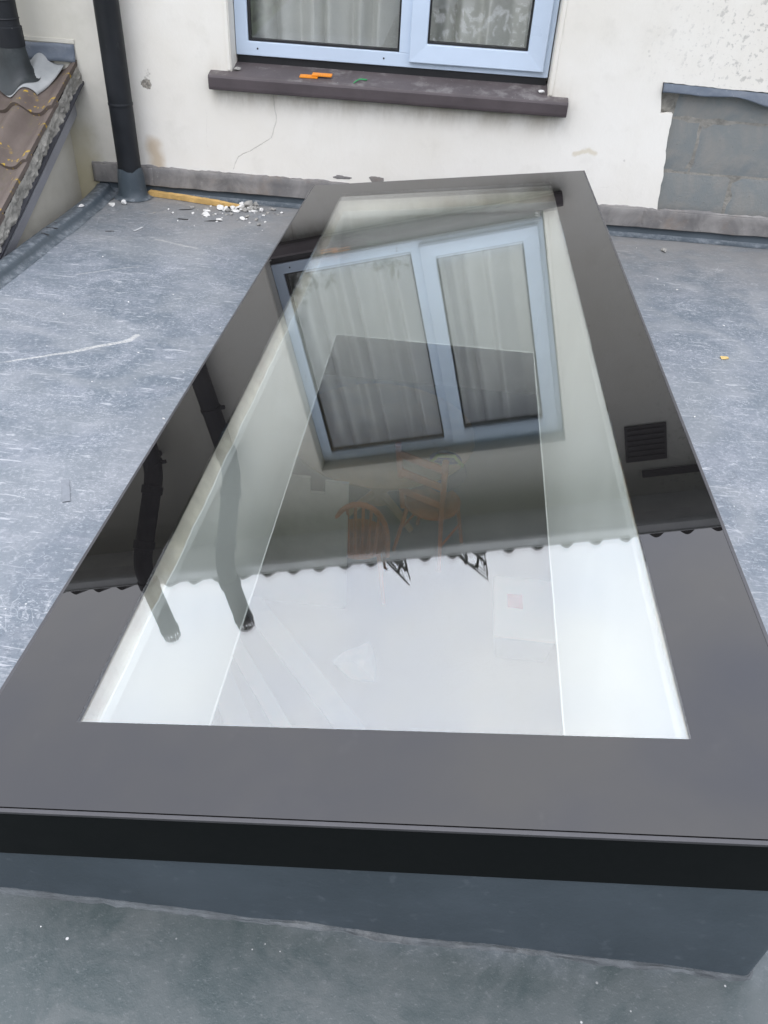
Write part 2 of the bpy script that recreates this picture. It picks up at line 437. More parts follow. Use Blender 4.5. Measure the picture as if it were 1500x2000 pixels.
def block_mat():
    g = G('concrete_block_face')
    a = g.noise(5, 6, 0.65, dist=0.6); f = g.noise(45, 5, 0.7); gr = g.noise(200, 3)
    c = g.mix(g.rng(a, 0.35, 0.65), (0.215, 0.235, 0.232), (0.275, 0.272, 0.25))
    c = g.mix(g.rng(g.noise(3, 6, 0.6, dist=1.0), 0.50, 0.66, 0, 0.6), c, (0.175, 0.205, 0.215))
    c = g.mix(g.rng(g.noise(9, 5, 0.7, vec=g.vm('ADD', g.P, (2, 5, 1))), 0.56, 0.70, 0, 0.6), c, (0.36, 0.345, 0.31))
    c = g.mix(g.math('MULTIPLY', g.rand(), 0.25), c, (0.15, 0.15, 0.14))
    c = g.mix(g.rng(f, 0.62, 0.72, 0, 0.5), c, (0.09, 0.09, 0.085))
    M['concrete_block_face'] = g.bsdf(c, 0.9, g.bump(g.math('ADD', f, g.math('MULTIPLY', gr, 0.6)), 0.6, 0.004), 0.2)
block_mat()

def lead_mat(name, c0, c1, ox):
    g = G(name)
    a = g.noise(6, 6, 0.65, dist=0.5); f = g.noise(50, 5, 0.7)
    c = g.mix(g.rng(a, 0.3, 0.7), c0, c1)
    c = g.mix(g.rng(g.noise(4, 5, 0.7, vec=g.vm('ADD', g.P, (7, 0, 0))), 0.5, 0.7, 0, 0.6), c, ox)
    c = g.mix(g.rng(f, 0.58, 0.75, 0, 0.4), c, (0.40, 0.39, 0.37))
    M[name] = g.bsdf(c, 0.62, g.bump(g.math('ADD', g.math('MULTIPLY', a, 2), g.math('MULTIPLY', f, 0.5)), 0.4, 0.004), 0.45)
lead_mat('old_lead', (0.135, 0.130, 0.126), (0.275, 0.262, 0.245), (0.225, 0.175, 0.135))
lead_mat('pale_lead', (0.30, 0.315, 0.31), (0.385, 0.395, 0.385), (0.26, 0.265, 0.24))
lead_mat('blue_lead', (0.095, 0.118, 0.15), (0.15, 0.172, 0.20), (0.19, 0.20, 0.21))

def pipe_mat():
    g = G('black_pvc')
    a = g.noise(6, 5); f = g.noise(70, 5, 0.7)
    z = g.sep()[2]
    c = g.mix(g.rng(a, 0.3, 0.7), (0.009, 0.0105, 0.012), (0.017, 0.019, 0.022))
    c = g.mix(g.rng(g.noise(30, 5, 0.7, vec=g.scale(g.P, (1, 1, 0.35))), 0.62, 0.72, 0, 0.35), c, (0.16, 0.16, 0.15))
    v = g.voro(34, vec=g.scale(g.P, (1, 1, 0.45)))
    sp = g.math('MULTIPLY', g.rng(v.outputs['Distance'], 0.05, 0.09, 1, 0), g.rng(g.noise(6, 3), 0.58, 0.66))
    c = g.mix(g.math('MULTIPLY', sp, 0.8), c, (0.5, 0.49, 0.46))
    M['black_pvc'] = g.bsdf(c, g.rng(a, 0.3, 0.7, 0.40, 0.55), g.bump(f, 0.12, 0.001), 0.3)
pipe_mat()

simple('blue_film_frame', (0.58, 0.68, 0.80), 0.34, 0.04, 3, 0.02, 0.0005, 90, speck=0.03)
simple('worn_seal', (0.092, 0.102, 0.106), 0.6, 0.35, 14, 0.6, 0.003, 90, dirt=((0.19, 0.195, 0.19), 0.6))
simple('black_gasket', (0.012, 0.012, 0.013), 0.6, 0.2)
simple('black_frame', (0.0035, 0.0045, 0.0045), 0.5, 0.15, 8, 0.05, 0.001, spec=0.15)
simple('edge_grey', (0.045, 0.044, 0.046), 0.35, 0.12, 10, 0.05, 0.001)
def frit_mat():                                    # black back-printed glass, faintly smeared
    g = G('frit')
    a = g.noise(3.5, 6, 0.65, dist=0.8); b = g.noise(22, 5, 0.7, vec=g.scale(g.P, (1, 0.5, 1))); f = g.noise(140, 3)
    c = g.mix(g.rng(a, 0.45, 0.75, 0, 1), (0.0058, 0.0054, 0.0054), (0.0098, 0.0090, 0.0086))
    c = g.mix(g.math('MULTIPLY', g.rng(b, 0.60, 0.74), g.rng(f, 0.35, 0.6)), c, (0.017, 0.016, 0.015))
    v = g.voro(16)
    sp = g.math('MULTIPLY', g.rng(v.outputs['Distance'], 0.018, 0.03, 1, 0), g.rng(g.noise(6, 3), 0.56, 0.62))
    c = g.mix(sp, c, (0.35, 0.34, 0.32))
    v = g.voro(5.0)
    sp = g.math('MULTIPLY', g.rng(g.math('ADD', v.outputs['Distance'], g.math('MULTIPLY', f, 0.12)), 0.10, 0.17, 1, 0), g.rng(g.noise(3, 3), 0.50, 0.60))
    n = g.n.new('ShaderNodeBsdfPrincipled')
    g.link(c, n.inputs['Base Color']); n.inputs['IOR'].default_value = 1.60
    g.put(n.inputs['Roughness'], g.math('ADD', g.math('MULTIPLY', sp, 0.10), g.rng(b, 0.5, 0.8, 0.0, 0.03)))
    g.link(n.outputs[0], g.out.inputs['Surface']); M['frit'] = g.m
frit_mat()
simple('white_plaster', (0.72, 0.715, 0.69), 0.75, 0.03, 6, 0.15, 0.001, 90, speck=0.05)
simple('trim_cream', (0.60, 0.54, 0.45), 0.75, 0.16, 14, 0.7, 0.005, 60, dirt=((0.42, 0.29, 0.22), 0.55))
simple('mortar', (0.255, 0.245, 0.215), 0.92, 0.25, 18, 0.9, 0.006, 70, dirt=((0.10, 0.10, 0.085), 0.6))
simple('pale_mortar', (0.255, 0.25, 0.23), 0.92, 0.3, 25, 0.8, 0.005, 80, dirt=((0.15, 0.155, 0.15), 0.7))
simple('boot_rubber', (0.024, 0.030, 0.031), 0.55, 0.3, 12, 0.3, 0.002, 60, dirt=((0.08, 0.085, 0.08), 0.5))
simple('dark_board', (0.040, 0.041, 0.048), 0.55, 0.15)
simple('grey_upvc', (0.30, 0.305, 0.325), 0.45, 0.06, 6, 0.05, 0.001, dirt=((0.20, 0.20, 0.19), 0.4))
simple('soffit_white', (0.82, 0.82, 0.80), 0.55, 0.08, 5, 0.06, 0.001)
simple('gutter_grey', (0.74, 0.745, 0.74), 0.35, 0.1, 6, 0.05, 0.001)
simple('house_tile', (0.05, 0.047, 0.045), 0.8, 0.25, 10, 0.5, 0.003)
simple('curtain_cloth', (0.60, 0.60, 0.565), 0.9, 0.1, 3, 0.2, 0.001, 300)
simple('batten_wood', (0.58, 0.37, 0.13), 0.65, 0.22, 16, 0.3, 0.002, 90, dirt=((0.28, 0.14, 0.05), 0.5))
simple('white_plaster_chip', (0.72, 0.71, 0.67), 0.9, 0.12, 30, 0.6, 0.004, 90)
simple('grey_rubble', (0.34, 0.33, 0.30), 0.92, 0.25, 30, 0.8, 0.004, 90)
simple('dark_scrap', (0.035, 0.034, 0.033), 0.8, 0.3, 30, 0.5, 0.003)
simple('orange_plastic', (0.80, 0.27, 0.015), 0.4, 0.05, 20, 0.05, 0.0005)
simple('green_plastic', (0.02, 0.33, 0.09), 0.4, 0.05, 20, 0.05, 0.0005)
simple('faded_tape', (0.185, 0.20, 0.215), 0.6, 0.1, 20, 0.1, 0.0005)
simple('tape', (0.42, 0.43, 0.43), 0.55, 0.08, 20, 0.1, 0.0005)
simple('yellow_chip', (0.60, 0.43, 0.16), 0.8, 0.15, 20, 0.3, 0.002)
simple('aerial_metal', (0.035, 0.035, 0.037), 0.5, 0.2)
simple('vent_brown', (0.055, 0.050, 0.048), 0.6, 0.2)
# room below
simple('room_wall', (0.60, 0.57, 0.50), 0.9, 0.05)
simple('room_floor', (0.27, 0.255, 0.235), 0.7, 0.12, 2.5)
simple('dust_sheet', (0.52, 0.53, 0.54), 0.8, 0.1, 4)
simple('pine_top', (0.58, 0.40, 0.19), 0.4, 0.15, 5)
simple('orange_wood', (0.58, 0.17, 0.03), 0.45, 0.2, 9)
simple('blue_cloth', (0.03, 0.05, 0.13), 0.9, 0.2)
simple('lime_strap', (0.25, 0.42, 0.03), 0.8, 0.1)
simple('white_board', (0.60, 0.59, 0.55), 0.8, 0.06)
simple('grey_tub', (0.30, 0.31, 0.34), 0.5, 0.1)
simple('red_label', (0.55, 0.06, 0.07), 0.6, 0.1)
simple('clear_bag', (0.60, 0.60, 0.62), 0.2, 0.15)
simple('grass', (0.055, 0.080, 0.030), 0.95, 0.3, 0.6)
simple('paving', (0.22, 0.215, 0.20), 0.9, 0.2, 1.5)

# ------------------------------------------------------------------ mesh helpers
class MB:
    def __init__(s): s.v = []; s.f = []
    def add(s, vs, fs):
        o = len(s.v); s.v += [tuple(p) for p in vs]; s.f += [tuple(o + i for i in q) for q in fs]; return s
    def box(s, x0, x1, y0, y1, z0, z1, T=None):
        vs = [(x, y, z) for z in (z0, z1) for y in (y0, y1) for x in (x0, x1)]
        if T: vs = [T(Vector(p)) for p in vs]
        return s.add(vs, [(0, 2, 3, 1), (4, 5, 7, 6), (0, 1, 5, 4), (2, 6, 7, 3), (0, 4, 6, 2), (1, 3, 7, 5)])
    def grid(s, nx, ny, fn, closed_u=False):
        vs = [fn(i / (nx if closed_u else nx - 1), j / (ny - 1)) for j in range(ny) for i in range(nx)]
        fs = []
        for j in range(ny - 1):
            for i in range(nx if closed_u else nx - 1):
                a = j * nx + i; b = j * nx + (i + 1) % nx
                fs.append((a, b, b + nx, a + nx))
        return s.add(vs, fs)
    def tube(s, path, r, seg=20, caps=True):
        path = [Vector(p) for p in path]
        rs = r if isinstance(r, (list, tuple)) else [r] * len(path)
        vs = []; up = Vector((0, 1, 0))
        for i, p in enumerate(path):
            t = (path[min(i + 1, len(path) - 1)] - path[max(i - 1, 0)]).normalized()
            a = up if abs(t.dot(up)) < 0.95 else Vector((1, 0, 0))
            n1 = (a - t * a.dot(t)).normalized(); n2 = t.cross(n1)
            for k in range(seg):
                an = 2 * math.pi * k / seg
                vs.append(p + (n1 * math.cos(an) + n2 * math.sin(an)) * rs[i])
        fs = []
        for i in range(len(path) - 1):
            for k in range(seg):
                a = i * seg + k; b = i * seg + (k + 1) % seg
                fs.append((a, b, b + seg, a + seg))
        if caps:
            fs.append(tuple(reversed(range(seg)))); fs.append(tuple((len(path) - 1) * seg + k for k in range(seg)))
        return s.add(vs, fs)
    def prism(s, pts, fn0, fn1):                # polygon between two placements
        n = len(pts)
        vs = [fn0(p) for p in pts] + [fn1(p) for p in pts]
        fs = [tuple(reversed(range(n))), tuple(range(n, 2 * n))] + [(i, (i + 1) % n, n + (i + 1) % n, n + i) for i in range(n)]
        return s.add(vs, fs)
    def build(s, name, mat, parent=None, smooth=False, bevel=0.0, seg=2, solid=0.0):
        me = bpy.data.meshes.new(name)
        me.from_pydata(s.v, [], s.f)
        bm = bmesh.new(); bm.from_mesh(me)
        bmesh.ops.recalc_face_normals(bm, faces=bm.faces); bm.to_mesh(me); bm.free()
        me.materials.append(M[mat] if isinstance(mat, str) else mat)
        if smooth:
            me.polygons.foreach_set('use_smooth', [True] * len(me.polygons))
        o = bpy.data.objects.new(name, me); COL.objects.link(o)
        if parent is not None: o.parent = parent
        if solid:
            md = o.modifiers.new('thickness', 'SOLIDIFY'); md.thickness = solid; md.offset = -1
        if bevel:
            md = o.modifiers.new('bevel', 'BEVEL'); md.width = bevel; md.segments = seg; md.limit_method = 'ANGLE'; md.angle_limit = rad(40)
        if smooth:
            try: me.set_sharp_from_angle(angle=rad(38))
            except Exception: pass
        return o
def tag(o, label=None, cat=None, group=None, kind=None):
    if label: o['label'] = label
    if cat: o['category'] = cat
    if group: o['group'] = group
    if kind: o['kind'] = kind
    return o
def empty(name, loc=(0, 0, 0)):
    o = bpy.data.objects.new(name, None); o.location = loc; o.empty_display_size = 0.1; COL.objects.link(o); return o
def copy_obj(o, parent=None):
    c = o.copy(); COL.objects.link(c); c.parent = parent; return c
def N(x, y=0.0, z=0.0, s=1.0): return noise.noise(Vector((x * s, y * s, z * s)))
def fbm(x, y=0.0, z=0.0, s=1.0): return noise.fractal(Vector((x * s, y * s, z * s)), 1.0, 2.0, 4)

# ================================================================== SETTING: ground
tag(MB().add([(-400, -400, -3.05), (400, -400, -3.05), (400, 400, -3.05), (-400, 400, -3.05)], [(0, 1, 2, 3)]).build('ground', 'grass'), kind='structure')

# ================================================================== flat roof
RX0, RX1, RY0 = -1.085, 3.6, -5.4
HX0, HX1 = -0.012, 1.118           # opening in the roof skin, under the upstand
HY0, HY1 = -3.500, -0.375
roof_root = empty('flat_roof', (0, 0, 0)); tag(roof_root, kind='structure')
def lines(a, b, hs, step):
    pts = {round(a, 4), round(b, 4), *[round(h, 4) for h in hs]}
    n = int((b - a) / step)
    for i in range(1, n):
        v = a + (b - a) * i / n
        if all(abs(v - h) > step * 0.45 for h in hs): pts.add(round(v, 4))
    return sorted(pts)
mb = MB()
xs = lines(RX0, RX1, (HX0, HX1), 0.045); ys = lines(RY0, 0.0, (HY0, HY1), 0.045)
def roof_z(x, y):
    z = zr(x, y) + 0.0035 * fbm(x, y, 0.3, 1.7) + 0.0012 * fbm(x, y, 5.3, 9)
    if y < -3.5: z += 0.0018 * fbm(x, y, 2.2, 13)
    return z
idx = {}
for y in ys:
    for x in xs:
        idx[(x, y)] = len(mb.v); mb.v.append((x, y, roof_z(x, y)))
for j in range(len(ys) - 1):
    for i in range(len(xs) - 1):
        if HX0 - 1e-3 <= xs[i] and xs[i + 1] <= HX1 + 1e-3 and HY0 - 1e-3 <= ys[j] and ys[j + 1] <= HY1 + 1e-3: continue
        mb.f.append((idx[(xs[i], ys[j])], idx[(xs[i + 1], ys[j])], idx[(xs[i + 1], ys[j + 1])], idx[(xs[i], ys[j + 1])]))
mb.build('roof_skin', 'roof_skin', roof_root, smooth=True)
# roof edge walls of the extension
mb = MB(); mb.box(RX0 - 0.05, RX0 + 0.10, RY0, -0.01, -3.05, -0.16); mb.box(RX1 - 0.15, RX1, RY0, -0.01, -3.05, -0.20); mb.box(RX0 + 0.10, -0.2, RY0, RY0 + 0.15, -3.05, -0.75); mb.box(2.7, RX1 - 0.15, RY0, RY0 + 0.15, -3.05, -0.75); mb.box(RX0 + 0.10, RX1 - 0.15, RY0, RY0 + 0.15, -0.75, 0.02)  # front wall has an added opening that lets daylight into the room
mb.build('extension_wall', 'side_render', roof_root)

# raised kerb along the left edge, a rolled GRP trim
def kerb(u, v):
    y = -0.005 - u * 5.3
    prof = [(-1.075, 0.0008), (-1.090, 0.004), (-1.103, 0.012), (-1.112, 0.024), (-1.120, 0.033), (-1.134, 0.037), (-1.160, 0.035), (-1.180, 0.028), (-1.186, 0.012), (-1.187, -0.09)]
    k = v * (len(prof) - 1); i = min(int(k), len(prof) - 2); t = k - i
    x = prof[i][0] * (1 - t) + prof[i + 1][0] * t; h = prof[i][1] * (1 - t) + prof[i + 1][1] * t
    w = 0.006 * fbm(y, 0.0, 3.3, 3.0)
    sh = -0.035 * max(0.0, 1 + y / 0.5) ** 2
    return (x + w + sh, y, roof_z(x, y) + h * (1 + 0.10 * N(y, 0, 1, 4)))
MB().grid(90, 19, kerb).build('edge_kerb', 'blue_grp', roof_root, smooth=True)

# GRP upstand strip against the house wall with a small cove
def wall_up(u, v):
    x = -1.20 + u * 4.8
    prof = [(-0.006, 0.075), (-0.007, 0.035), (-0.011, 0.016), (-0.024, 0.005), (-0.045, 0.0015)]
    k = v * (len(prof) - 1); i = min(int(k), len(prof) - 2); t = k - i
    yy = prof[i][0] * (1 - t) + prof[i + 1][0] * t; h = prof[i][1] * (1 - t) + prof[i + 1][1] * t
    return (x, yy + 0.003 * fbm(x, 1.0, 0, 3) * v, roof_z(x, yy) + h)
MB().grid(140, 9, wall_up).build('wall_upstand', 'blue_grp', roof_root, smooth=True)

# upstand of the rooflight (kerb box), swept round a rounded rectangle
def perimeter(x0, x1, y0, y1, r, step):
    pts = []
    def arc(cx, cy, a0):
        for k in range(7):
            a = a0 + math.pi / 2 * k / 6; pts.append((cx + r * math.cos(a), cy + r * math.sin(a), math.cos(a), math.sin(a)))
    def line(ax, ay, bx, by, nx, ny):
        n = max(2, int(math.hypot(bx - ax, by - ay) / step))
        for k in range(1, n): pts.append((ax + (bx - ax) * k / n, ay + (by - ay) * k / n, nx, ny))
    arc(x1 - r, y0 + r, -math.pi / 2); line(x1, y0 + r, x1, y1 - r, 1, 0)
    arc(x1 - r, y1 - r, 0); line(x1 - r, y1, x0 + r, y1, 0, 1)
    arc(x0 + r, y1 - r, math.pi / 2); line(x0, y1 - r, x0, y0 + r, -1, 0)
    arc(x0 + r, y0 + r, math.pi); line(x0 + r, y0, x1 - r, y0, 0, -1)
    return pts
per = perimeter(0.006, GW - 0.006, 0.006, GL - 0.006, 0.018, 0.04)
NP = len(per)
def upst(u, v):
    px, py, nx, ny = per[int(round(u * NP)) % NP]
    t = SP(px, py, -0.104)
    out = (EX * nx + EY * ny); out.z = 0; out.normalize()
    k = int(round(v * 7)); fr = 1 - k / 7
    zb = zr(t.x, t.y) - 0.004
    wob = (0.0040 * fbm(t.x, t.y, 1.0, 4) + 0.0012 * fbm(t.x, t.y, 4.0, 22)) * (1 - fr)
    return (t.x + out.x * wob, t.y + out.y * wob, zb + (t.z - zb) * fr)
MB().grid(NP, 8, upst, closed_u=True).build('upstand', 'blue_grp', roof_root, smooth=True)
per2 = perimeter(0.006, GW - 0.006, 0.006, GL - 0.006, 0.018, 0.010); NQ = len(per2)
def fillet(u, v):
    px, py, nx, ny = per2[int(round(u * NQ)) % NQ]
    t = SP(px, py, -0.104); out = (EX * nx + EY * ny); out.z = 0; out.normalize()
    wob = 0.0040 * fbm(t.x, t.y, 1.0, 4)
    w = 0.0065 + 0.005 * fbm(t.x, t.y, 2.0, 9) + 0.0025 * fbm(t.x, t.y, 8.0, 60)
    h = 0.0045 + 0.003 * fbm(t.x, t.y, 5.0, 12) + 0.0015 * fbm(t.x, t.y, 3.0, 70)
    o, hh = [(-0.002, h), (0.0015, h), (w * 0.5, h * 0.45), (w, 0.0016), (w + 0.003, -0.003)][int(round(v * 4))]
    x = t.x + out.x * (o + wob); y = t.y + out.y * (o + wob)
    return (x, y, roof_z(x, y) + hh)
MB().grid(NQ, 5, fillet, closed_u=True).build('seal_fillet', 'worn_seal', roof_root, smooth=True)

# ceiling and its shaft
LX0, LX1, LY0, LY1 = 0.090, 1.046, -3.430, -0.530
mb = MB()
for (a, b, c, d) in ((-4.0, LX0, -5.3, 3.2), (LX1, 5.0, -5.3, 3.2), (LX0, LX1, -5.3, LY0), (LX0, LX1, LY1, 3.2)):
    mb.box(a, b, c, d, CEIL, CEIL + 0.03)
tag(mb.build('ceiling', 'white_plaster'), kind='structure')
SPL = 0.028                                       # the boards splay in towards the top
def reveal(name, pa, pb, inward):
    n = 60; vs = []; fs = []
    off = Vector((*inward, 0)) * -0.0125
    for i in range(n):
        t = i / (n - 1); x = pa[0] + (pb[0] - pa[0]) * t; y = pa[1] + (pb[1] - pa[1]) * t
        w = 0.0016 * N(x * 9, y * 9, 2)
        top = zs(x, y, -0.083)
        e = 0.0018 * fbm(x, y, 7, 9)
        for o in (Vector((0, 0, 0)), off):
            vs.append((x + o.x + w * inward[0], y + o.y + w * inward[1], CEIL - 0.004 + e)); vs.append((x + o.x + inward[0] * SPL, y + o.y + inward[1] * SPL, top))
    for i in range(n - 1):
        a = i * 4; b = a + 4
        fs += [(a, b, b + 1, a + 1), (a + 2, a + 3, b + 3, b + 2), (a + 1, b + 1, b + 3, a + 3), (a, a + 2, b + 2, b)]
    return MB().add(vs, fs).build(name, 'white_plaster', roof_root, smooth=True)
reveal('reveal_board', (LX0, LY0), (LX0, LY1), (1, 0))
reveal('reveal_board', (LX1, LY0), (LX1, LY1), (-1, 0))
reveal('reveal_board', (LX0, LY1), (LX1, LY1), (0, -1))
reveal('reveal_board', (LX0, LY0), (LX1, LY0), (0, 1))
# white angle bead along the lower edge of the shaft
for (pa, pb, iw) in (((LX0, LY0), (LX0, LY1), (1, 0)), ((LX1, LY0), (LX1, LY1), (-1, 0)), ((LX0, LY1), (LX1, LY1), (0, -1))):
    n = 70
    MB().tube([(pa[0] + (pb[0] - pa[0]) * k / n + iw[0] * 0.0015, pa[1] + (pb[1] - pa[1]) * k / n + iw[1] * 0.0015, CEIL - 0.003 + 0.0012 * fbm(k * 0.13, 0, pa[0], 1)) for k in range(n + 1)], 0.0022, 8).build('angle_bead', 'white_plaster', roof_root, smooth=True)
# rough lining strip between boards and frame: torn board edge smeared with sealant, with a plaster bead below
def strip(pa, pb, inward, seed):
    L = math.hypot(pb[0] - pa[0], pb[1] - pa[1]); n = int(L / 0.010)
    def edge(sv): return (0.0290 + 0.004 * fbm(sv, 3.0, seed, 5) + 0.003 * fbm(sv, 1.0, seed, 35), -0.064 + 0.005 * fbm(sv, 3.0, seed + 2, 5) + 0.0035 * fbm(sv, 1.0, seed, 35))
    def fn(u, v):
        x = pa[0] + (pb[0] - pa[0]) * u; y = pa[1] + (pb[1] - pa[1]) * u; sv = u * L
        eo, ed = edge(sv)
        ox = eo + (-0.006 - eo) * v + (0.0035 * fbm(sv, v * 0.1, seed, 30) + 0.002 * fbm(sv, v * 0.3, seed + 3, 90)) * math.sin(math.pi * v) * 1.6
        dn = ed + (-0.0265 - ed) * v + 0.004 * math.sin(math.pi * v)
        return (x + inward[0] * ox, y + inward[1] * ox, zs(x, y, dn))
    MB().grid(n, 9, fn).build('lining_strip', 'trim_cream', roof_root, smooth=True)
    def fb(u, v):
        x = pa[0] + (pb[0] - pa[0]) * u; y = pa[1] + (pb[1] - pa[1]) * u; sv = u * L
        eo, ed = edge(sv); w = 0.003 * fbm(sv, 0, seed + 9, 8) + 0.0015 * fbm(sv, 0, seed + 4, 40)
        ox, dn = [(SPL - 0.002, -0.100 + w), (SPL + 0.004, -0.096 + w), (SPL + 0.0075, -0.088 + w), (SPL + 0.0055, -0.078), (eo + 0.0015, ed), (eo - 0.006, ed + 0.004)][int(round(v * 5))]
        return (x + inward[0] * ox, y + inward[1] * ox, zs(x, y, dn))
    MB().grid(n, 6, fb).build('plaster_bead', 'white_plaster', roof_root, smooth=True)
strip((LX0, LY0), (LX0, LY1), (1, 0), 1.0)
strip((LX1, LY0), (LX1, LY1), (-1, 0), 2.0)
strip((LX0, LY1), (LX1, LY1), (0, -1), 3.0)

# ================================================================== rooflight
rl = empty('rooflight'); rl.matrix_world = SKY_M
tag(rl, 'long flat glass rooflight with wide dark grey border on a blue grey upstand', 'rooflight')
def ring(mb, x0, x1, y0, y1, ix0, ix1, iy0, iy1, z0, z1):
    o = [(x0, y0), (x1, y0), (x1, y1), (x0, y1)]; i = [(ix0, iy0), (ix1, iy0), (ix1, iy1), (ix0, iy1)]
    vs = [(p[0], p[1], z) for z in (z0, z1) for p in o + i]
    fs = []
    for k in range(4):
        n = (k + 1) % 4
        fs += [(k, n, n + 4, k + 4), (8 + k, 12 + k, 12 + n, 8 + n), (k, 8 + k, 8 + n, n), (4 + k, 4 + n, 12 + n, 12 + k)]
    return mb.add(vs, fs)
e = 0.0075
op = MB().box(GB, GW - GB, GB, GL - GBF, -0.006, 0.0).build('outer_pane', 'roof_glass', rl)
op.data.materials.append(M['glass_underside'])
for pl in op.data.polygons:
    if pl.normal.z < 0.5: pl.material_index = 1
MB().box(GB + 0.0005, GW - GB - 0.0005, GB + 0.0005, GL - GBF - 0.0005, -0.0067, -0.0063).build('solar_coating', 'solar_coating', op)
MB().box(0.076, GW - 0.076, 0.076, GL - 0.076, -0.0235, -0.0175).build('inner_pane', 'low_e_glass', rl)
ring(MB(), e, GW - e, e, GL - e, GB + 0.0002, GW - GB - 0.0002, GB + 0.0002, GL - GBF - 0.0002, -0.0085, 0.0).build('printed_border', 'frit', rl)
ring(MB(), 0.0, GW, 0.0, GL, e - 0.0006, GW - e + 0.0006, e - 0.0006, GL - e + 0.0006, -0.0060, -0.0008).build('edge_trim', 'edge_grey', rl, bevel=0.0012)
ring(MB(), 0.0025, GW - 0.0025, 0.0025, GL - 0.0025, 0.046, GW - 0.046, 0.046, GL - 0.046, -0.108, -0.0092).build('frame', 'black_frame', rl, bevel=0.0015)
ring(MB(), 0.055, GW - 0.055, 0.055, GL - 0.055, 0.070, GW - 0.070, 0.070, GL - 0.070, -0.0172, -0.0094).build('spacer_bar', 'black_gasket', rl)

# ================================================================== house
house = empty('house', (0.2, 0.0, -3.05))
tag(house, 'cream rendered house wall with a blue grey framed window, eaves and gutter above', 'house')
def hp(o):          # parent keeping world placement
    o.parent = house; o.matrix_parent_inverse = Matrix.Translation(-house.location); return o

WX0, WX1, WZ0, WZ1 = -0.484, 0.962, 0.440, 1.775
def rough_loop(pts, amp, step, seed):
    out = []
    for a, b in zip(pts, pts[1:] + pts[:1]):
        L = math.hypot(b[0] - a[0], b[1] - a[1]); n = max(1, int(L / step))
        for k in range(n):
            t = k / n; x = a[0] + (b[0] - a[0]) * t; z = a[1] + (b[1] - a[1]) * t
            if 0 < k: x += amp * fbm(x, z, seed, 18); z += amp * fbm(x, z, seed + 5, 18)
            out.append((x, z))
    return out
patch = rough_loop([(1.454, 0.590), (1.462, 0.529), (1.476, 0.463), (1.530, 0.466), (1.532, 0.40), (1.549, 0.275), (1.560, 0.14), (1.569, 0.052), (1.580, -0.03), (2.75, -0.03), (2.75, 0.560)], 0.006, 0.018, 3.0)
winh = [(WX0, WZ0), (WX1, WZ0), (WX1, WZ1), (WX0, WZ1)]
outer = [(-5.0, -0.42), (5.0, -0.42), (5.0, 2.30), (-5.0, 2.30)]
loops = [outer, winh, patch]
flat = [p for l in loops for p in l]
tris = tessellate_polygon([[Vector((x, z, 0)) for x, z in l] for l in loops])
mb = MB(); mb.add([(x, 0.0, z) for x, z in flat], [tuple(t) for t in tris])
def rim(mb, l, d):
    n = len(l); mb.add([(x, 0.0, z) for x, z in l] + [(x, d, z) for x, z in l], [(i, (i + 1) % n, n + (i + 1) % n, n + i) for i in range(n)])
rim(mb, winh, 0.16); rim(mb, patch, 0.030)
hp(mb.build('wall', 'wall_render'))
# plaster stop bead down both jambs
for x in (WX0 - 0.020, WX1 + 0.004):
    hp(MB().box(x, x + 0.016, -0.006, 0.004, 0.503, WZ1 + 0.02).build('jamb_bead', 'wall_render', bevel=0.002))

# exposed blockwork with its own blocks
bw = hp(MB().box(1.42, 2.80, 0.0275, 0.12, -0.06, 0.62).build('blockwork', 'mortar'))
tag(bw, 'patch of bare grey blockwork where the render is missing')
def block_mesh(name, w, h, seed):
    mb = MB()
    nx, nz_ = 10, 6
    def fn(u, v):
        x = (u - 0.5) * w; z = (v - 0.5) * h
        ed = min(u, 1 - u) * w; ez = min(v, 1 - v) * h; q = min(ed, ez)
        y = 0.004 * (1 - min(1, q / 0.008)) + 0.0018 * fbm(x, z, seed, 25)
        return (x, y, z)
    mb.grid(nx, nz_, fn)
    mb.box(-w / 2 + 0.001, w / 2 - 0.001, 0.0045, 0.05, -h / 2 + 0.001, h / 2 - 0.001)
    return mb
courses = [(-0.020, 0.208), (0.218, 0.440), (0.450, 0.600)]
bmeshes = {}
for ci, (z0, z1) in enumerate(courses):
    x = 1.44 + (0.0, -0.21, 0.10)[ci]
    while x < 2.75:
        a, b = max(x, 1.435), min(x + 0.44, 2.76)
        if b - a > 0.05:
            key = (round(b - a, 2), round(z1 - z0, 2))
            o = block_mesh('concrete_block', b - a, z1 - z0, ci * 3.1 + x).build('concrete_block', 'concrete_block_face', bw, smooth=True)
            o.location = ((a + b) / 2, 0.0235, (z0 + z1) / 2); o.matrix_parent_inverse = Matrix.Identity(4)
        x += 0.45
# smears and snots of mortar on the blockwork
def blob(cx, cz, rx, rz, y, seed, d=0.008, tilt=0.0):
    mb = MB(); n = 22; vs = [(cx, y - d, cz)]
    for r, dd in ((0.55, 0.92), (0.85, 0.6), (1.0, 0.0)):
        for k in range(n):
            a = 2 * math.pi * k / n; q = r * (1 + 0.35 * N(math.cos(a) * 1.3, math.sin(a) * 1.3, seed) + 0.25 * N(math.cos(a) * 4, math.sin(a) * 4, seed))
            xx = math.cos(a) * rx * q; zz = math.sin(a) * rz * q
            vs.append((cx + xx * math.cos(tilt) - zz * math.sin(tilt), y - d * dd + (0.004 if r == 1.0 else 0), cz + xx * math.sin(tilt) + zz * math.cos(tilt)))
    fs = [(0, 1 + k, 1 + (k + 1) % n) for k in range(n)]
    for l in range(2):
        for k in range(n):
            a = 1 + l * n + k; b = 1 + l * n + (k + 1) % n; fs.append((a, a + n, b + n, b))
    return mb.add(vs, fs)
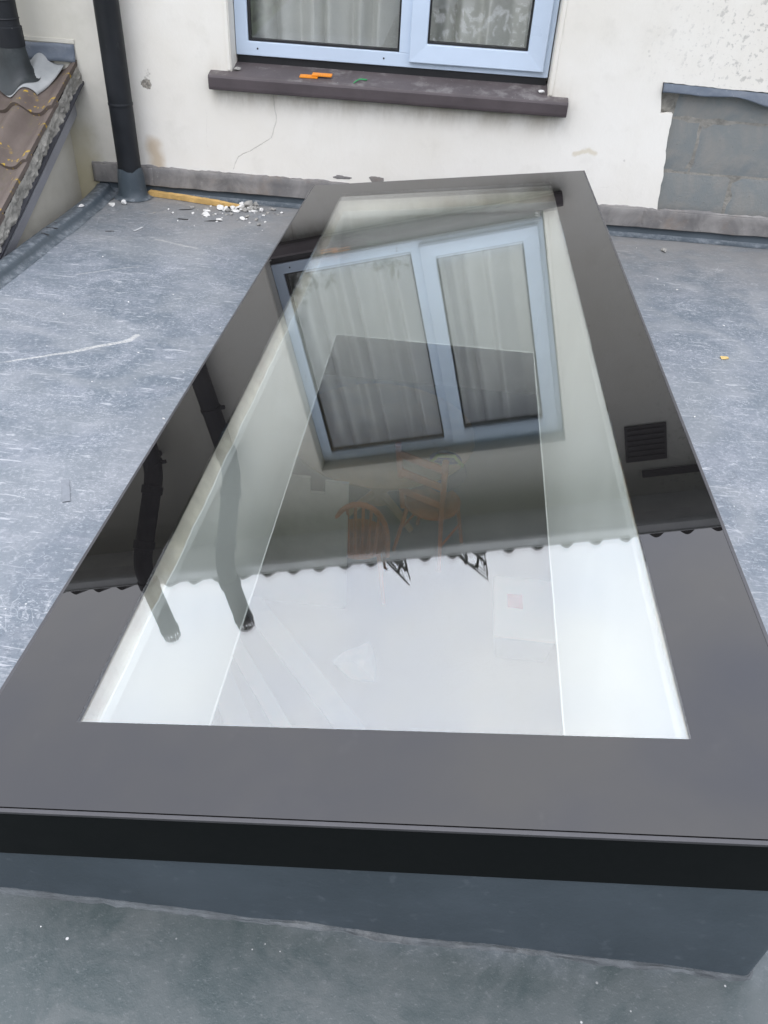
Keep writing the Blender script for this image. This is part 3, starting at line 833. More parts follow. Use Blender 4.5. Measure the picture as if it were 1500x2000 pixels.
for i, (cx, cz, rx, rz) in enumerate([(1.500, 0.500, 0.040, 0.034)]):
    o = blob(cx, cz, rx, rz, 0.0236, i * 1.7, 0.0016).build('mortar_smear', 'mortar', bw, smooth=True)
    o.matrix_parent_inverse = Matrix.Identity(4)
# bw mesh already sits in world coordinates; children share its frame
# lead flap left hanging over the patch
def flap(u, v):
    x = 1.458 + u * 1.30
    drop = 0.034 + 0.010 * fbm(x, 0, 2, 3.5) - 0.010 * math.exp(-((x - 1.80) / 0.10) ** 2) + 0.014 * math.exp(-((x - 1.95) / 0.10) ** 2)
    zt = 0.5885 - 0.0235 * (x - 1.454)
    return (x, -0.004 - 0.016 * v + 0.012 * math.sin(v * 3.0) * fbm(x, 0, 7, 5), zt - drop * v)
hp(MB().grid(70, 7, flap).build('lead_flap', 'blue_lead', smooth=True, solid=0.002))

# stepped lead flashing along the wall foot, three lengths
def flash(x0, x1, yo, seed):
    def fn(u, v):
        x = x0 + (x1 - x0) * u
        prof = [(-0.001, 0.040), (-0.011, 0.039), (-0.0135, 0.032), (-0.013, 0.010), (-0.0135, -0.018), (-0.016, -0.042), (-0.016, -0.045)]
        k = int(round(v * (len(prof) - 1))); y, z = prof[k]
        dz = 0.006 * N(x * 1.3, 0, seed) + (0.003 * fbm(x, 0, seed, 9) if k >= 5 else 0.0015 * fbm(x, 1, seed, 14)) + 0.008 * max(0, x - 1.3)
        return (x, y + yo - (0.0035 * (fbm(x, z, seed, 7)) if k else 0), z + dz)
    n = max(8, int((x1 - x0) / 0.02))
    return hp(MB().grid(n, 7, fn).build('lead_flashing', 'old_lead', smooth=True, solid=0.003))
flash(-1.222, -0.915, -0.004, 1.0); flash(-0.935, 1.52, 0.0, 1.0); flash(1.505, 3.2, -0.003, 1.0)
# ragged bead of mortar pointing over the flashing
def pointing(u, v):
    x = -1.225 + u * 4.4
    h = 0.010 + 0.009 * fbm(x, 0, 3, 6) + 0.006 * fbm(x, 0, 8, 30)
    h = max(0.002, h)
    return (x, (-0.010 + 0.003 * fbm(x, v, 1, 20)) * (1 - v) + 0.001, 0.037 + 0.006 * N(x * 1.3, 0, 1.0) + 0.008 * max(0, x - 1.3) + h * v)
hp(MB().grid(260, 4, pointing).build('mortar_pointing', 'old_lead', smooth=True))
for i, (cx, cz, rx, rz) in enumerate([(0.03, 0.068, 0.050, 0.010), (0.205, 0.072, 0.040, 0.019)]):
    hp(blob(cx, cz, rx, rz, 0.0, i * 2.2 + 9, 0.0022).build('mortar_patch', 'old_lead', smooth=True))

# window sill
prof = [(-0.050, 0.426), (-0.0525, 0.440), (-0.0525, 0.478), (-0.047, 0.4885), (-0.035, 0.4915), (0.03, 0.505), (0.155, 0.532), (0.155, 0.426)]
mb = MB(); mb.prism(prof, lambda p: (-0.585, p[0], p[1]), lambda p: (1.056, p[0], p[1]))
hp(mb.build('window_sill', 'sill_paint', bevel=0.004))

# window: frame, mullion, opening sash, panes
win = hp(empty('window', (0.24, 0.12, WZ0)))
win.matrix_parent_inverse = Matrix.Translation(-house.location)
def wp(o):
    o.parent = win; o.matrix_parent_inverse = Matrix.Translation(-win.location); return o
FY = 0.090
fx0, fx1, fz0, fz1 = -0.481, 0.957, 0.553, 1.764
def pring(mb, x0, x1, z0, z1, ix0, ix1, iz0, iz1, y0, y1, slope=0.0):
    o = [(x0, z0), (x1, z0), (x1, z1), (x0, z1)]; i = [(ix0, iz0), (ix1, iz0), (ix1, iz1), (ix0, iz1)]
    vs = [(p[0], y0, p[1]) for p in o] + [(p[0], y0 + slope, p[1]) for p in i] + [(p[0], y1, p[1]) for p in o + i]
    fs = []
    for k in range(4):
        n = (k + 1) % 4
        fs += [(k, n, n + 4, k + 4), (8 + k, 12 + k, 12 + n, 8 + n), (k, 8 + k, 8 + n, n), (4 + k, 4 + n, 12 + n, 12 + k)]
    return mb.add(vs, fs)
wp(pring(MB(), fx0, fx1, fz0, fz1, fx0 + 0.058, fx1 - 0.050, fz0 + 0.058, fz1 - 0.058, FY, FY + 0.07).build('frame', 'blue_film_frame', bevel=0.003))
wp(MB().box(0.274, 0.345, FY - 0.001, FY + 0.068, fz0 + 0.0565, fz1 - 0.0565).build('mullion', 'blue_film_frame', bevel=0.003))
wp(pring(MB(), -0.4225, 0.2735, 0.6115, 1.7055, -0.414, 0.265, 0.620, 1.697, FY + 0.012, FY + 0.045).build('glazing_gasket', 'black_gasket'))
wp(MB().box(-0.4215, 0.2725, FY + 0.024, FY + 0.030, 0.6125, 1.7045).build('fixed_pane', 'window_glass'))
sx0, sx1, sz0, sz1 = 0.322, 0.932, 0.578, 1.738
wp(pring(MB(), sx0, sx1, sz0, sz1, sx0 + 0.077, sx1 - 0.081, sz0 + 0.076, sz1 - 0.082, FY - 0.020, FY + 0.05, 0.008).build('opening_sash', 'blue_film_frame', bevel=0.004))
wp(pring(MB(), 0.3995, 0.8505, 0.6545, 1.6555, 0.407, 0.843, 0.662, 1.648, FY + 0.004, FY + 0.040).build('sash_gasket', 'black_gasket'))
wp(MB().box(0.3998, 0.8502, FY + 0.018, FY + 0.024, 0.6548, 1.6552).build('sash_pane', 'window_glass'))
for (x, z) in ((-0.38, 0.583), (0.205, 0.583), (-0.38, 1.735), (0.205, 1.735), (-0.452, 1.2)):
    mb = MB(); mb.tube([(x, FY - 0.0015, z), (x, FY + 0.006, z)], 0.0042, 10)
    wp(mb.build('drain_cap', 'black_gasket'))
wp(MB().box(fx0 + 0.004, fx1 - 0.004, FY + 0.012, FY + 0.06, 0.512, 0.5525).build('gap_shade_strip', 'black_gasket'))  # black strip filling the open gap under the frame, its shade as colour
# curtain inside
def curt(x0, x1, seed):
    def fn(u, v):
        x = x0 + (x1 - x0) * u; z = 0.48 + v * 1.32
        y = 0.235 + 0.030 * math.sin(x * 52 + 1.5 * N(x * 6, 0, seed) * 3) + 0.012 * math.sin(x * 23 + seed) + 0.006 * N(x * 8, z * 2, seed)
        return (x + 0.008 * math.sin(x * 52 + 1.2), y, z)
    return fn
hp(MB().grid(240, 8, curt(-0.62, 1.10, 1.3)).build('curtain', 'curtain_cloth', smooth=True))
# room behind the window
mb = MB()
mb.box(-1.2, 1.7, 0.165, 2.6, 0.30, 0.33); mb.box(-1.2, 1.7, 0.165, 2.6, 2.05, 2.08)
mb.box(-1.23, -1.2, 0.165, 2.6, 0.33, 2.05); mb.box(1.7, 1.73, 0.165, 2.6, 0.33, 2.05); mb.box(-1.2, 1.7, 2.6, 2.63, 0.33, 2.05)
hp(mb.build('bedroom_wall', 'room_wall'))
# air brick louvre and cable high on the wall
lv = hp(MB().box(1.285, 1.510, -0.012, 0.002, 1.745, 1.975).build('wall_vent', 'vent_brown', bevel=0.004))
for k in range(6):
    o = MB().box(1.30, 1.495, -0.024, -0.0125, 1.765 + k * 0.034, 1.777 + k * 0.034).build('louvre_slat', 'vent_brown', lv)
hp(MB().box(1.37, 2.6, -0.030, -0.001, 2.04, 2.075).build('cable_trunking', 'vent_brown', bevel=0.003))
# eaves
hp(MB().box(-5, 5, -0.222, -0.002, 2.210, 2.222).build('soffit', 'soffit_white'))
hp(MB().box(-5, 5, -0.240, -0.2225, 2.200, 2.262).build('fascia_board', 'soffit_white'))
gp = [(-0.243, 2.238), (-0.243, 2.170), (-0.250, 2.158), (-0.340, 2.158), (-0.352, 2.166), (-0.358, 2.176), (-0.360, 2.222), (-0.366, 2.226), (-0.366, 2.231), (-0.355, 2.231), (-0.354, 2.180), (-0.338, 2.163), (-0.254, 2.163), (-0.248, 2.172), (-0.248, 2.238)]
gut = hp(MB().prism(gp, lambda p: (-5, p[0], p[1]), lambda p: (5, p[0], p[1])).build('gutter', 'gutter_grey'))
for x in (-3.1, -1.72, -0.52, 0.175, 1.9, 3.4):
    gq = [(-0.2405, 2.236), (-0.2405, 2.156), (-0.342, 2.1555), (-0.361, 2.172), (-0.3635, 2.224), (-0.3685, 2.2335), (-0.36, 2.2335), (-0.3675, 2.232), (-0.3605, 2.2235), (-0.3585, 2.175), (-0.341, 2.1585), (-0.2435, 2.1585), (-0.2435, 2.236)]
    o = MB().prism([(-0.241, 2.1725), (-0.2495, 2.1555), (-0.3415, 2.1555), (-0.3545, 2.1645), (-0.3608, 2.1755), (-0.3628, 2.2215), (-0.3585, 2.2215), (-0.3575, 2.1768), (-0.3515, 2.1668), (-0.3395, 2.1585), (-0.2505, 2.1585), (-0.243, 2.173)], lambda p: (x - 0.02, p[0], p[1]), lambda p: (x + 0.02, p[0], p[1])).build('gutter_joint', 'gutter_grey', gut)
# main roof with eaves tiles
PT = math.tan(rad(27))
rf = hp(MB().add([(-5, -0.235, 2.245), (5, -0.235, 2.245), (5, 4.2, 2.245 + 4.435 * PT), (-5, 4.2, 2.245 + 4.435 * PT), (-5, 8.6, 2.245), (5, 8.6, 2.245), (-5, 4.2, 2.235), (5, 4.2, 2.235)], [(0, 1, 2, 3), (3, 2, 5, 4), (0, 3, 4), (1, 5, 2)]).build('roof', 'house_tile'))
def tile_fn(w, l, roll, amp, thick):
    def prof(x): 
        c = math.cos(2 * math.pi * x / roll)
        return amp * (0.5 + 0.5 * c) ** 1.3
    nx = 29; mb = MB()
    vs = []; 
    for (dz) in (0.0, -thick):
        for j, (t, tz) in enumerate(((0, 0), (l, 0))):
            for i in range(nx):
                x = w * i / (nx - 1); vs.append((x, t, prof(x) + dz))
    fs = []
    for i in range(nx - 1):
        fs += [(i, i + 1, nx + i + 1, nx + i), (2 * nx + i, 3 * nx + i, 3 * nx + i + 1, 2 * nx + i + 1), (i, 2 * nx + i, 2 * nx + i + 1, i + 1), (nx + i, nx + i + 1, 3 * nx + i + 1, 3 * nx + i)]
    fs += [(0, nx, 3 * nx, 2 * nx), (nx - 1, 3 * nx - 1, 4 * nx - 1, 2 * nx - 1)]
    return mb.add(vs, fs)
TILE = tile_fn(0.326, 0.42, 0.163, 0.042, 0.016)
t0 = TILE.build('roof_tile', 'house_tile', rf, smooth=True)
k = 0
for i in range(-12, 12):
    o = t0 if k == 0 else copy_obj(t0, rf)
    o.location = (0.085 + 0.328 * i, -0.305, 2.252); o.rotation_euler = (rad(27), 0, rad(rnd.uniform(-0.4, 0.4)))
    k += 1
mb = MB()
for j in range(1, 13):
    for i in range(-14, 14):
        b = Matrix.Translation((0.085 + 0.328 * i, -0.305 + j * 0.345 * math.cos(rad(27)), 2.252 + j * 0.345 * math.sin(rad(27)) + 0.012)) @ Matrix.Rotation(rad(25.5), 4, 'X')
        mb.add([b @ Vector(p) for p in TILE.v], TILE.f)
o = mb.build('upper_tiles', 'house_tile', rf, smooth=True); tag(o, kind='stuff')

# ================================================================== soil pipes
def arc_path(pts, r, n=7):
    out = [Vector(pts[0])]
    for a, b, c in zip(pts[:-2], pts[1:-1], pts[2:]):
        a, b, c = Vector(a), Vector(b), Vector(c)
        p = b + (a - b).normalized() * r; q = b + (c - b).normalized() * r
        for k in range(n + 1):
            t = k / n; out.append(p * (1 - t) ** 2 + b * 2 * t * (1 - t) + q * t * t)
    out.append(Vector(pts[-1])); return out
def soil_pipe(x, y, z0, xe, ye, ze, zb0, zb1, sockets, label):
    t = empty('soil_pipe', (x, y, z0))
    tag(t, label, 'pipe')
    def pp(o):
        o.parent = t; o.matrix_parent_inverse = Matrix.Translation(-t.location); return o
    path = arc_path([(x, y, z0), (x, y, zb0), (xe, ye, zb1), (xe, ye, ze)], 0.10)
    mb = MB(); mb.tube(path, 0.055, 28, caps=False)
    pp(mb.build('pipe_run', 'black_pvc', smooth=True))
    for (za, zb, rr) in sockets:
        pp(MB().tube([(x, y, za), (x, y, za + 0.004), (x, y, zb - 0.004), (x, y, zb)], [0.0555, rr, rr, 0.0555], 28).build('socket', 'black_pvc', smooth=True))
    d = (Vector((xe, ye, zb1)) - Vector((x, y, zb0))).normalized()
    for (c, dd) in ((Vector((x, y, zb0)), -Vector((0, 0, 1))), (Vector((xe, ye, zb1)), Vector((0, 0, 1)))):
        for s, dv in ((0.10, dd), (0.10, d if dd.z < 0 else -d)):
            a = c + dv * s
            pp(MB().tube([a, a + dv * 0.004, a + dv * 0.051, a + dv * 0.055], [0.0555, 0.0635, 0.0635, 0.0555], 28).build('bend_socket', 'black_pvc', smooth=True))
    # vent cowl
    n = 14
    mb = MB()
    for k in range(n):
        a = 2 * math.pi * k / n; cx, cy_ = xe + 0.050 * math.cos(a), ye + 0.050 * math.sin(a)
        mb.tube([(cx, cy_, ze - 0.002), (cx, cy_, ze + 0.055), (xe + 0.03 * math.cos(a), ye + 0.03 * math.sin(a), ze + 0.075), (xe, ye, ze + 0.08)], 0.003, 6)
    mb.tube([(xe, ye, ze - 0.03), (xe, ye, ze - 0.026), (xe, ye, ze + 0.004), (xe, ye, ze + 0.008)], [0.0555, 0.059, 0.059, 0.0555], 28)
    pp(mb.build('vent_cowl', 'vent_brown', smooth=True))
    return t, pp
def bracket(pp, x, y, z):
    mb = MB(); mb.tube([(x, y, z - 0.012), (x, y, z - 0.010), (x, y, z + 0.010), (x, y, z + 0.012)], [0.0555, 0.060, 0.060, 0.0555], 28)
    mb.box(x - 0.012, x + 0.012, y + 0.05, -0.001, z - 0.012, z + 0.012); mb.box(x + 0.052, x + 0.085, y - 0.008, y + 0.008, z - 0.010, z + 0.010)
    return pp(mb.build('pipe_bracket', 'black_pvc', smooth=True))
t1, pp1 = soil_pipe(-1.0035, -0.080, -0.085, -1.09, -0.45, 2.50, 1.66, 2.08, [(0.335, 0.350, 0.0570)], 'black soil pipe standing on the flat roof in a blue sealed collar')
bracket(pp1, -1.0035, -0.080, 1.25)
# blue GRP sleeve dressed up round its foot
def sleeve(u, v):
    a = 2 * math.pi * u
    h = [0.0, 0.004, 0.014, 0.05, 0.10, 1.0][int(round(v * 5))]
    top = 0.138 + 0.018 * N(math.cos(a) * 1.2, math.sin(a) * 1.2, 4) + 0.008 * N(math.cos(a) * 4, math.sin(a) * 4, 2)
    r = [0.098, 0.080, 0.071, 0.066, 0.0635, 0.0575][int(round(v * 5))] + 0.002 * N(math.cos(a) * 2, math.sin(a) * 2, v * 3)
    x = -1.0035 + r * math.cos(a); y = -0.080 + r * math.sin(a)
    y = min(y, -0.004)
    z = zr(x, y) + 0.003 + (h * top if v > 0.9 else min(h, 1) * 1.0)
    return (x, y, z)
pp1(MB().grid(48, 6, sleeve, closed_u=True).build('sealed_collar', 'blue_grp', smooth=True))

# ================================================================== lean-to with tiled roof on the left
lt = empty('lean_to', (-1.31, -0.6, -3.05))
tag(lt, 'low lean-to with brown lichen-spotted roll tiles and a rough mortar verge', 'outbuilding')
def lp(o, par=None):
    o.parent = par or lt; o.matrix_parent_inverse = Matrix.Translation(-(lt.location)) if par is None else Matrix.Identity(4); return o
LS = 0.400; LA = math.atan(LS)
def lz(y): return 0.448 + LS * y           # underside plane of the tile courses at the roll base
vs = [(-1.31, -0.001, -3.05), (-1.31, -2.3, -3.05), (-1.31, -2.3, lz(-2.3) - 0.08), (-1.31, -0.001, lz(0) - 0.08)]
mb = MB(); mb.add(vs + [(-3.2, *p[1:]) for p in vs], [(0, 1, 2, 3), (4, 7, 6, 5), (0, 4, 5, 1), (3, 2, 6, 7), (1, 5, 6, 2), (0, 3, 7, 4)])
lp(mb.build('wall', 'side_render'))
def slope_box(x0, x1, a0, a1, b0, b1, y0=-0.002, y1=-2.35):   # lower line a0 + a1*y, upper b0 + b1*y
    v = [(x, y, z) for x in (x0, x1) for (y, z) in ((y0, a0 + a1 * y0), (y1, a0 + a1 * y1), (y1, b0 + b1 * y1), (y0, b0 + b1 * y0))]
    return MB().add(v, [(0, 1, 2, 3), (4, 7, 6, 5), (0, 4, 5, 1), (3, 2, 6, 7), (0, 3, 7, 4), (1, 5, 6, 2)])
lp(slope_box(-1.309, -1.258, 0.256, 0.405, 0.311, 0.411).build('verge_board', 'grey_upvc', bevel=0.003))
lp(slope_box(-1.308, -1.2665, 0.306, 0.411, 0.398, 0.400).build('barge_board', 'dark_board'))
lp(slope_box(-1.36, -1.197, 0.399, 0.400, 0.409, 0.400).build('undercloak', 'dark_board'))
def mort(u, v):
    y = -0.004 - u * 2.2
    zb = 0.409 + LS * y; zt = lz(y) + 0.030
    b = 0.012 + 0.013 * fbm(y, v * 0.12, 1.1, 14) + 0.008 * fbm(y, v * 0.1, 6.6, 40)
    x = -1.222 + b * (1 - 0.5 * v) + 0.004 * math.sin(math.pi * v)
    return (x, y, zb + (zt - zb) * v + 0.004 * fbm(y, v, 3, 30) * (0 < v < 1))
lp(MB().grid(420, 9, mort).build('mortar_bed', 'mortar'))
LT = tile_fn(0.335, 0.42, 0.166, 0.044, 0.022)
rot = Matrix.Rotation(LA, 4, 'X')
lt0 = None
for row in range(6):
    yl = -0.320 - row * 0.335
    for c in range(6):
        x0 = -1.215 - 0.045 - 0.166 * 2 - c * 0.332 + 0.041
        if lt0 is None:
            lt0 = LT.build('roof_tile', 'concrete_tile', None, smooth=True); o = lt0
        else:
            o = copy_obj(lt0)
        lp(o)
        o.location = (x0 + rnd.uniform(-0.003, 0.003), yl, lz(yl) + 0.006 + 0.010)
        o.rotation_euler = (LA - 0.040, 0, rad(rnd.uniform(-0.5, 0.5)))
def tile_top(x, y):                       # height of the top tile course
    xl = x - (-1.215 - 0.045 - 0.332 + 0.041); c = math.cos(2 * math.pi * xl / 0.166)
    yl = -0.320
    return lz(yl) + 0.016 + 0.044 * (0.5 + 0.5 * c) ** 1.3 + (y - yl) * math.tan(LA - 0.040)
# pale lead slate dressed over the top tiles
def slate(u, v):
    x = -1.278 - 0.42 * u - 0.055 * v * (1 - u)
    yb = -0.235 - 0.018 * math.cos(2 * math.pi * (x + 1.26) / 0.166) + 0.006 * N(x * 20, 0, 2)
    y = -0.004 + (yb + 0.004) * v
    z = tile_top(x, y) + 0.007 + 0.0025 * fbm(x, y, 2, 14) + (0.016 * (1 - v) ** 3)
    if u < 0.02: z -= 0.004
    return (x, y, z)
lp(MB().grid(44, 20, slate).build('lead_slate', 'pale_lead', smooth=True, solid=0.003))
def up_fl(u, v):
    x = -1.216 - 0.50 * u
    return (x, -0.006 - 0.004 * fbm(x, v, 3, 8) - 0.012 * (1 - v) ** 2, 0.487 + 0.004 * fbm(x, 0, 1, 9) + v * (0.072 - 0.012 * u * (1 - v)))
lp(MB().grid(30, 5, up_fl).build('wall_flashing', 'blue_lead', smooth=True, solid=0.002))
# thin added ledge above that flashing, where only a shadow line runs
hp(MB().box(-2.4, -1.212, -0.005, -0.001, 0.561, 0.580).build('shadow_line_ledge', 'wall_render', bevel=0.004))

t2, pp2 = soil_pipe(-1.452, -0.130, 0.40, -1.59, -0.47, 2.52, 1.56, 2.02, [(0.555, 0.640, 0.0610), (0.665, 0.672, 0.0580), (0.735, 0.742, 0.0580)], 'black ribbed soil pipe rising through the lean-to tiles in a rubber boot')
bracket(pp2, -1.452, -0.130, 1.52)
def boot(u, v):
    a = 2 * math.pi * u; k = int(round(v * 6))
    r = [0.108, 0.096, 0.080, 0.070, 0.064, 0.060, 0.0565][k]
    x = -1.452 + r * math.cos(a) * (1 + 0.10 * N(math.cos(a), math.sin(a), 3) * (k < 2)); y = -0.130 + r * math.sin(a) * (0.86 if math.sin(a) > 0 else 1.0)
    y = min(y, -0.006)
    zt = tile_top(x, y) + 0.013
    h = [0.0, 0.004, 0.022, 0.060, 0.10, 0.13, 0.16][k]
    base = tile_top(-1.452, -0.13) + 0.02
    w = min(1, k / 3.0)
    return (x, y, zt * (1 - w) + w * (base + h) + (h if k < 3 else 0) * (1 - w))
pp2(MB().grid(48, 7, boot, closed_u=True).build('rubber_boot', 'boot_rubber', smooth=True))

# ================================================================== TV aerials on the ridge, seen in the glass
def aerial(ax, label, boom, boom2, bars, thins, blobs):
    base = Vector((ax, 4.2, 2.245 + 4.435 * PT))
    t = empty('tv_aerial', base); tag(t, label, 'aerial')
    def ap(o):
        o.parent = t; o.matrix_parent_inverse = Matrix.Translation(-base); return o
    W = lambda p, y=0.0: base + Vector((p[0], y, p[1]))
    ap(MB().tube([base + Vector((0, 0, -0.1)), base + Vector((0, 0, 0.93))], 0.019, 10).build('mast', 'aerial_metal', smooth=True))
    ap(MB().tube([W((boom[0][0] * 0.6, 0.80))] + [W(p) for p in boom], [0.016, 0.016, 0.014, 0.007], 8).build('boom', 'aerial_metal', smooth=True))
    ap(MB().tube([W(p, 0.02) for p in boom2], [0.006, 0.006, 0.004], 6).build('stay_rod', 'aerial_metal'))
    for k, b in enumerate(bars):
        ap(MB().tube([W(p, 0.03 * (-1) ** k) for p in b], 0.017, 8).build('dipole_bar', 'aerial_metal', smooth=True))
    for k, b in enumerate(thins):
        ap(MB().tube([W(p, -0.02 * (-1) ** k) for p in b], 0.006, 6).build('wire', 'aerial_metal'))
        ap(MB().tube([W((b[0][0] * 0.6 + 0.06, b[0][1]), 0.12 * (-1) ** k), W(b[-1])], 0.0035, 6).build('wire', 'aerial_metal'))
    for (p, q) in blobs:
        c = (W(p) + W(q)) * 0.5
        ap(MB().box(c.x - 0.022, c.x + 0.022, c.y - 0.03, c.y + 0.03, c.z - 0.02, c.z + 0.02).build('clamp', 'aerial_metal', bevel=0.006))
aerial(-1.30, 'dark television aerial on the house ridge, the one over the fixed pane side',
       [(-0.077, 0.911), (-0.034, 0.987), (0.208, 1.436)], [(-0.054, 0.913), (0.073, 1.159), (0.19, 1.408)],
       [[(-0.082, 0.90), (-0.06, 1.027), (-0.066, 1.142), (-0.04, 1.163)], [(0.035, 0.88), (0.223, 1.174)], [(0.102, 1.191), (0.184, 1.1)], [(0.100, 0.90), (0.181, 1.056), (0.141, 1.109)]],
       [[(0.211, 0.90), (0.238, 1.339)], [(0.228, 0.90), (0.23, 1.199)], [(0.09, 1.19), (0.166, 1.346)], [(-0.002, 0.93), (0.092, 1.183)], [(0.055, 0.90), (0.137, 1.13)]],
       [((0.193, 1.173), (0.222, 1.165)), ((0.095, 1.19), (0.11, 1.18))])
aerial(-0.26, 'dark television aerial on the house ridge, the one over the opening sash side',
       [(-0.189, 0.94), (-0.149, 1.008), (0.2, 1.472)], [(-0.127, 0.976), (-0.029, 1.157), (0.185, 1.412)],
       [[(-0.012, 0.93), (0.192, 1.198)], [(-0.16, 0.92), (-0.072, 1.067), (-0.04, 1.156)], [(-0.028, 0.92), (-0.033, 1.142)], [(-0.007, 1.16), (0.065, 1.211), (0.091, 1.228)], [(0.091, 1.228), (0.118, 1.118), (0.075, 0.93)]],
       [[(0.205, 0.90), (0.21, 1.357)], [(0.208, 1.0), (0.193, 1.442)], [(0.11, 1.216), (0.176, 1.31)], [(-0.10, 0.92), (-0.04, 1.10)]],
       [((0.179, 1.203), (0.207, 1.185)), ((0.075, 1.22), (0.095, 1.23))])

# ================================================================== garden trees opposite, mirrored in the window panes
def leaf_mat(name, a, b):
    g = G(name)
    c = g.mix(g.rng(g.noise(0.9, 4), 0.3, 0.7), a, b)
    M[name] = g.bsdf(c, 0.65, None, 0.3)
leaf_mat('leaf_green', (0.035, 0.062, 0.018), (0.075, 0.105, 0.035))
simple('bark', (0.13, 0.105, 0.08), 0.9, 0.3, 6)
def tree(x, y, h, rx, seed, label):
    r = random.Random(seed)
    t = empty('garden_tree', (x, y, -3.05)); tag(t, label, 'tree', 'trees in the garden facing the house')
    mb = MB(); mb.tube([(0, 0, 0), (0.05, 0.03, h * 0.2), (-0.05, 0.05, h * 0.45), (0.05, 0, h * 0.8)], [0.24, 0.19, 0.13, 0.04], 10)
    tips = []
    for k in range(9):
        a = k * 2.4 + r.random(); z0 = h * (0.25 + 0.055 * k); l = rx * r.uniform(0.6, 0.95)
        e = Vector((math.cos(a) * l, math.sin(a) * l, z0 + l * 0.55)); mb.tube([(0, 0, z0), tuple(e * 0.5 + Vector((0, 0, z0 * 0.5))), tuple(e)], [0.07, 0.045, 0.015], 6); tips.append(e)
    mb.build('trunk', 'bark', t, smooth=True)
    mb = MB()
    cl = [(Vector((r.gauss(0, 0.42) * rx, r.gauss(0, 0.42) * rx, h * r.uniform(0.30, 0.97))), r.uniform(0.45, 1.0) * rx * 0.42) for _ in range(34)] + [(p, rx * 0.4) for p in tips]
    for c, rr in cl:
        for _ in range(120):
            d = Vector((r.gauss(0, 1), r.gauss(0, 1), r.gauss(0, 0.8))); p = c + d.normalized() * rr * r.random() ** 0.4
            a = Vector((r.gauss(0, 1), r.gauss(0, 1), r.gauss(0, 1))).normalized(); b = a.orthogonal().normalized(); s_ = r.uniform(0.07, 0.14)
            mb.add([p - a * s_, p + b * s_ * 0.5, p + a * s_, p - b * s_ * 0.5], [(0, 1, 2, 3)])
    me = mb.build('crown', 'leaf_green', t)
tree(-9.6, -12.6, 6.9, 2.7, 1, 'broad leafy garden tree well past the tiled lean-to')
tree(-5.6, -12.0, 7.2, 2.6, 5, 'leafy garden tree opposite the tiled lean-to')
tree(-1.8, -12.8, 7.0, 2.6, 2, 'leafy garden tree straight opposite the soil pipes')
tree(2.0, -12.2, 7.3, 2.8, 6, 'tallest leafy garden tree opposite the window')
tree(5.8, -12.7, 7.0, 2.6, 3, 'leafy garden tree opposite the bare blockwork')
tree(9.8, -12.2, 7.2, 2.8, 4, 'leafy garden tree well past the bare blockwork')

# ================================================================== loose things on the roof and sill
def place_root(o): o.location.z += 0
def chip(name, loc, size, mat, label, cat, group=None, flat=0.45, seed=0, elong=1.0):
    r = random.Random(seed)
    bm = bmesh.new(); bmesh.ops.create_icosphere(bm, subdivisions=2, radius=1.0)
    ax = Vector((r.uniform(-1, 1), r.uniform(-1, 1), r.uniform(-1, 1)))
    for v in bm.verts:
        n = v.co.normalized(); q = 1 + 0.45 * noise.noise(n * 1.6 + ax * 7) + 0.18 * noise.noise(n * 4 + ax * 3)
        v.co = n * q
        for cut in range(4):
            cr_ = Vector((math.cos(cut * 2.4 + seed), math.sin(cut * 2.4 + seed), 0.5 * math.sin(seed * 3.1 + cut))).normalized()
            dd = v.co.dot(cr_) - 0.62
            if dd > 0: v.co -= cr_ * dd
        v.co = Vector((v.co.x * size * elong, v.co.y * size, v.co.z * size * flat))
    zmin = min(v.co.z for v in bm.verts)
    for v in bm.verts: v.co.z -= zmin
    me = bpy.data.meshes.new(name); bm.to_mesh(me); bm.free(); me.materials.append(M[mat])
    o = bpy.data.objects.new(name, me); COL.objects.link(o)
    o.location = loc; o.rotation_euler = (0, 0, r.uniform(0, 6.28))
    tag(o, label, cat, group); return o
def onroof(x, y): return (x, y, roof_z(x, y) - 0.0012)

# splintered batten
a, b = Vector((-0.935, -0.035, 0)), Vector((-0.455, -0.120, 0))
def bat(u, v):
    p = a + (b - a) * u; d = (b - a).normalized(); nrm = Vector((-d.y, d.x, 0))
    an = [(-0.019, 0), (-0.019, 0.022), (0.019, 0.022), (0.019, 0)]
    k = int(round(v * 3)) % 4
    w, h = an[k]
    tp = 1.0 if u < 0.75 else 1.0 - (u - 0.75) * 2.0
    w *= (0.85 + 0.15 * N(u * 14, k, 3)) * tp; h *= (1 + 0.10 * N(u * 20, k, 8)) * (0.5 + 0.5 * tp)
    q = p + nrm * w
    return (q.x, q.y, roof_z(q.x, q.y) + 0.002 + h)
mb = MB(); mb.grid(34, 4, bat)
n0 = len(mb.v); mb.f.append((0, 1, 2, 3)) if False else None
for i in range(33):
    mb.f.append((i + 3 * 34, i + 1 + 3 * 34, i + 1, i))
mb.f.append((0, 34, 68, 102)); mb.f.append((33, 135, 101, 67))
o = mb.build('batten', 'batten_wood'); tag(o, 'splintered yellow timber batten lying along the wall foot', 'batten')

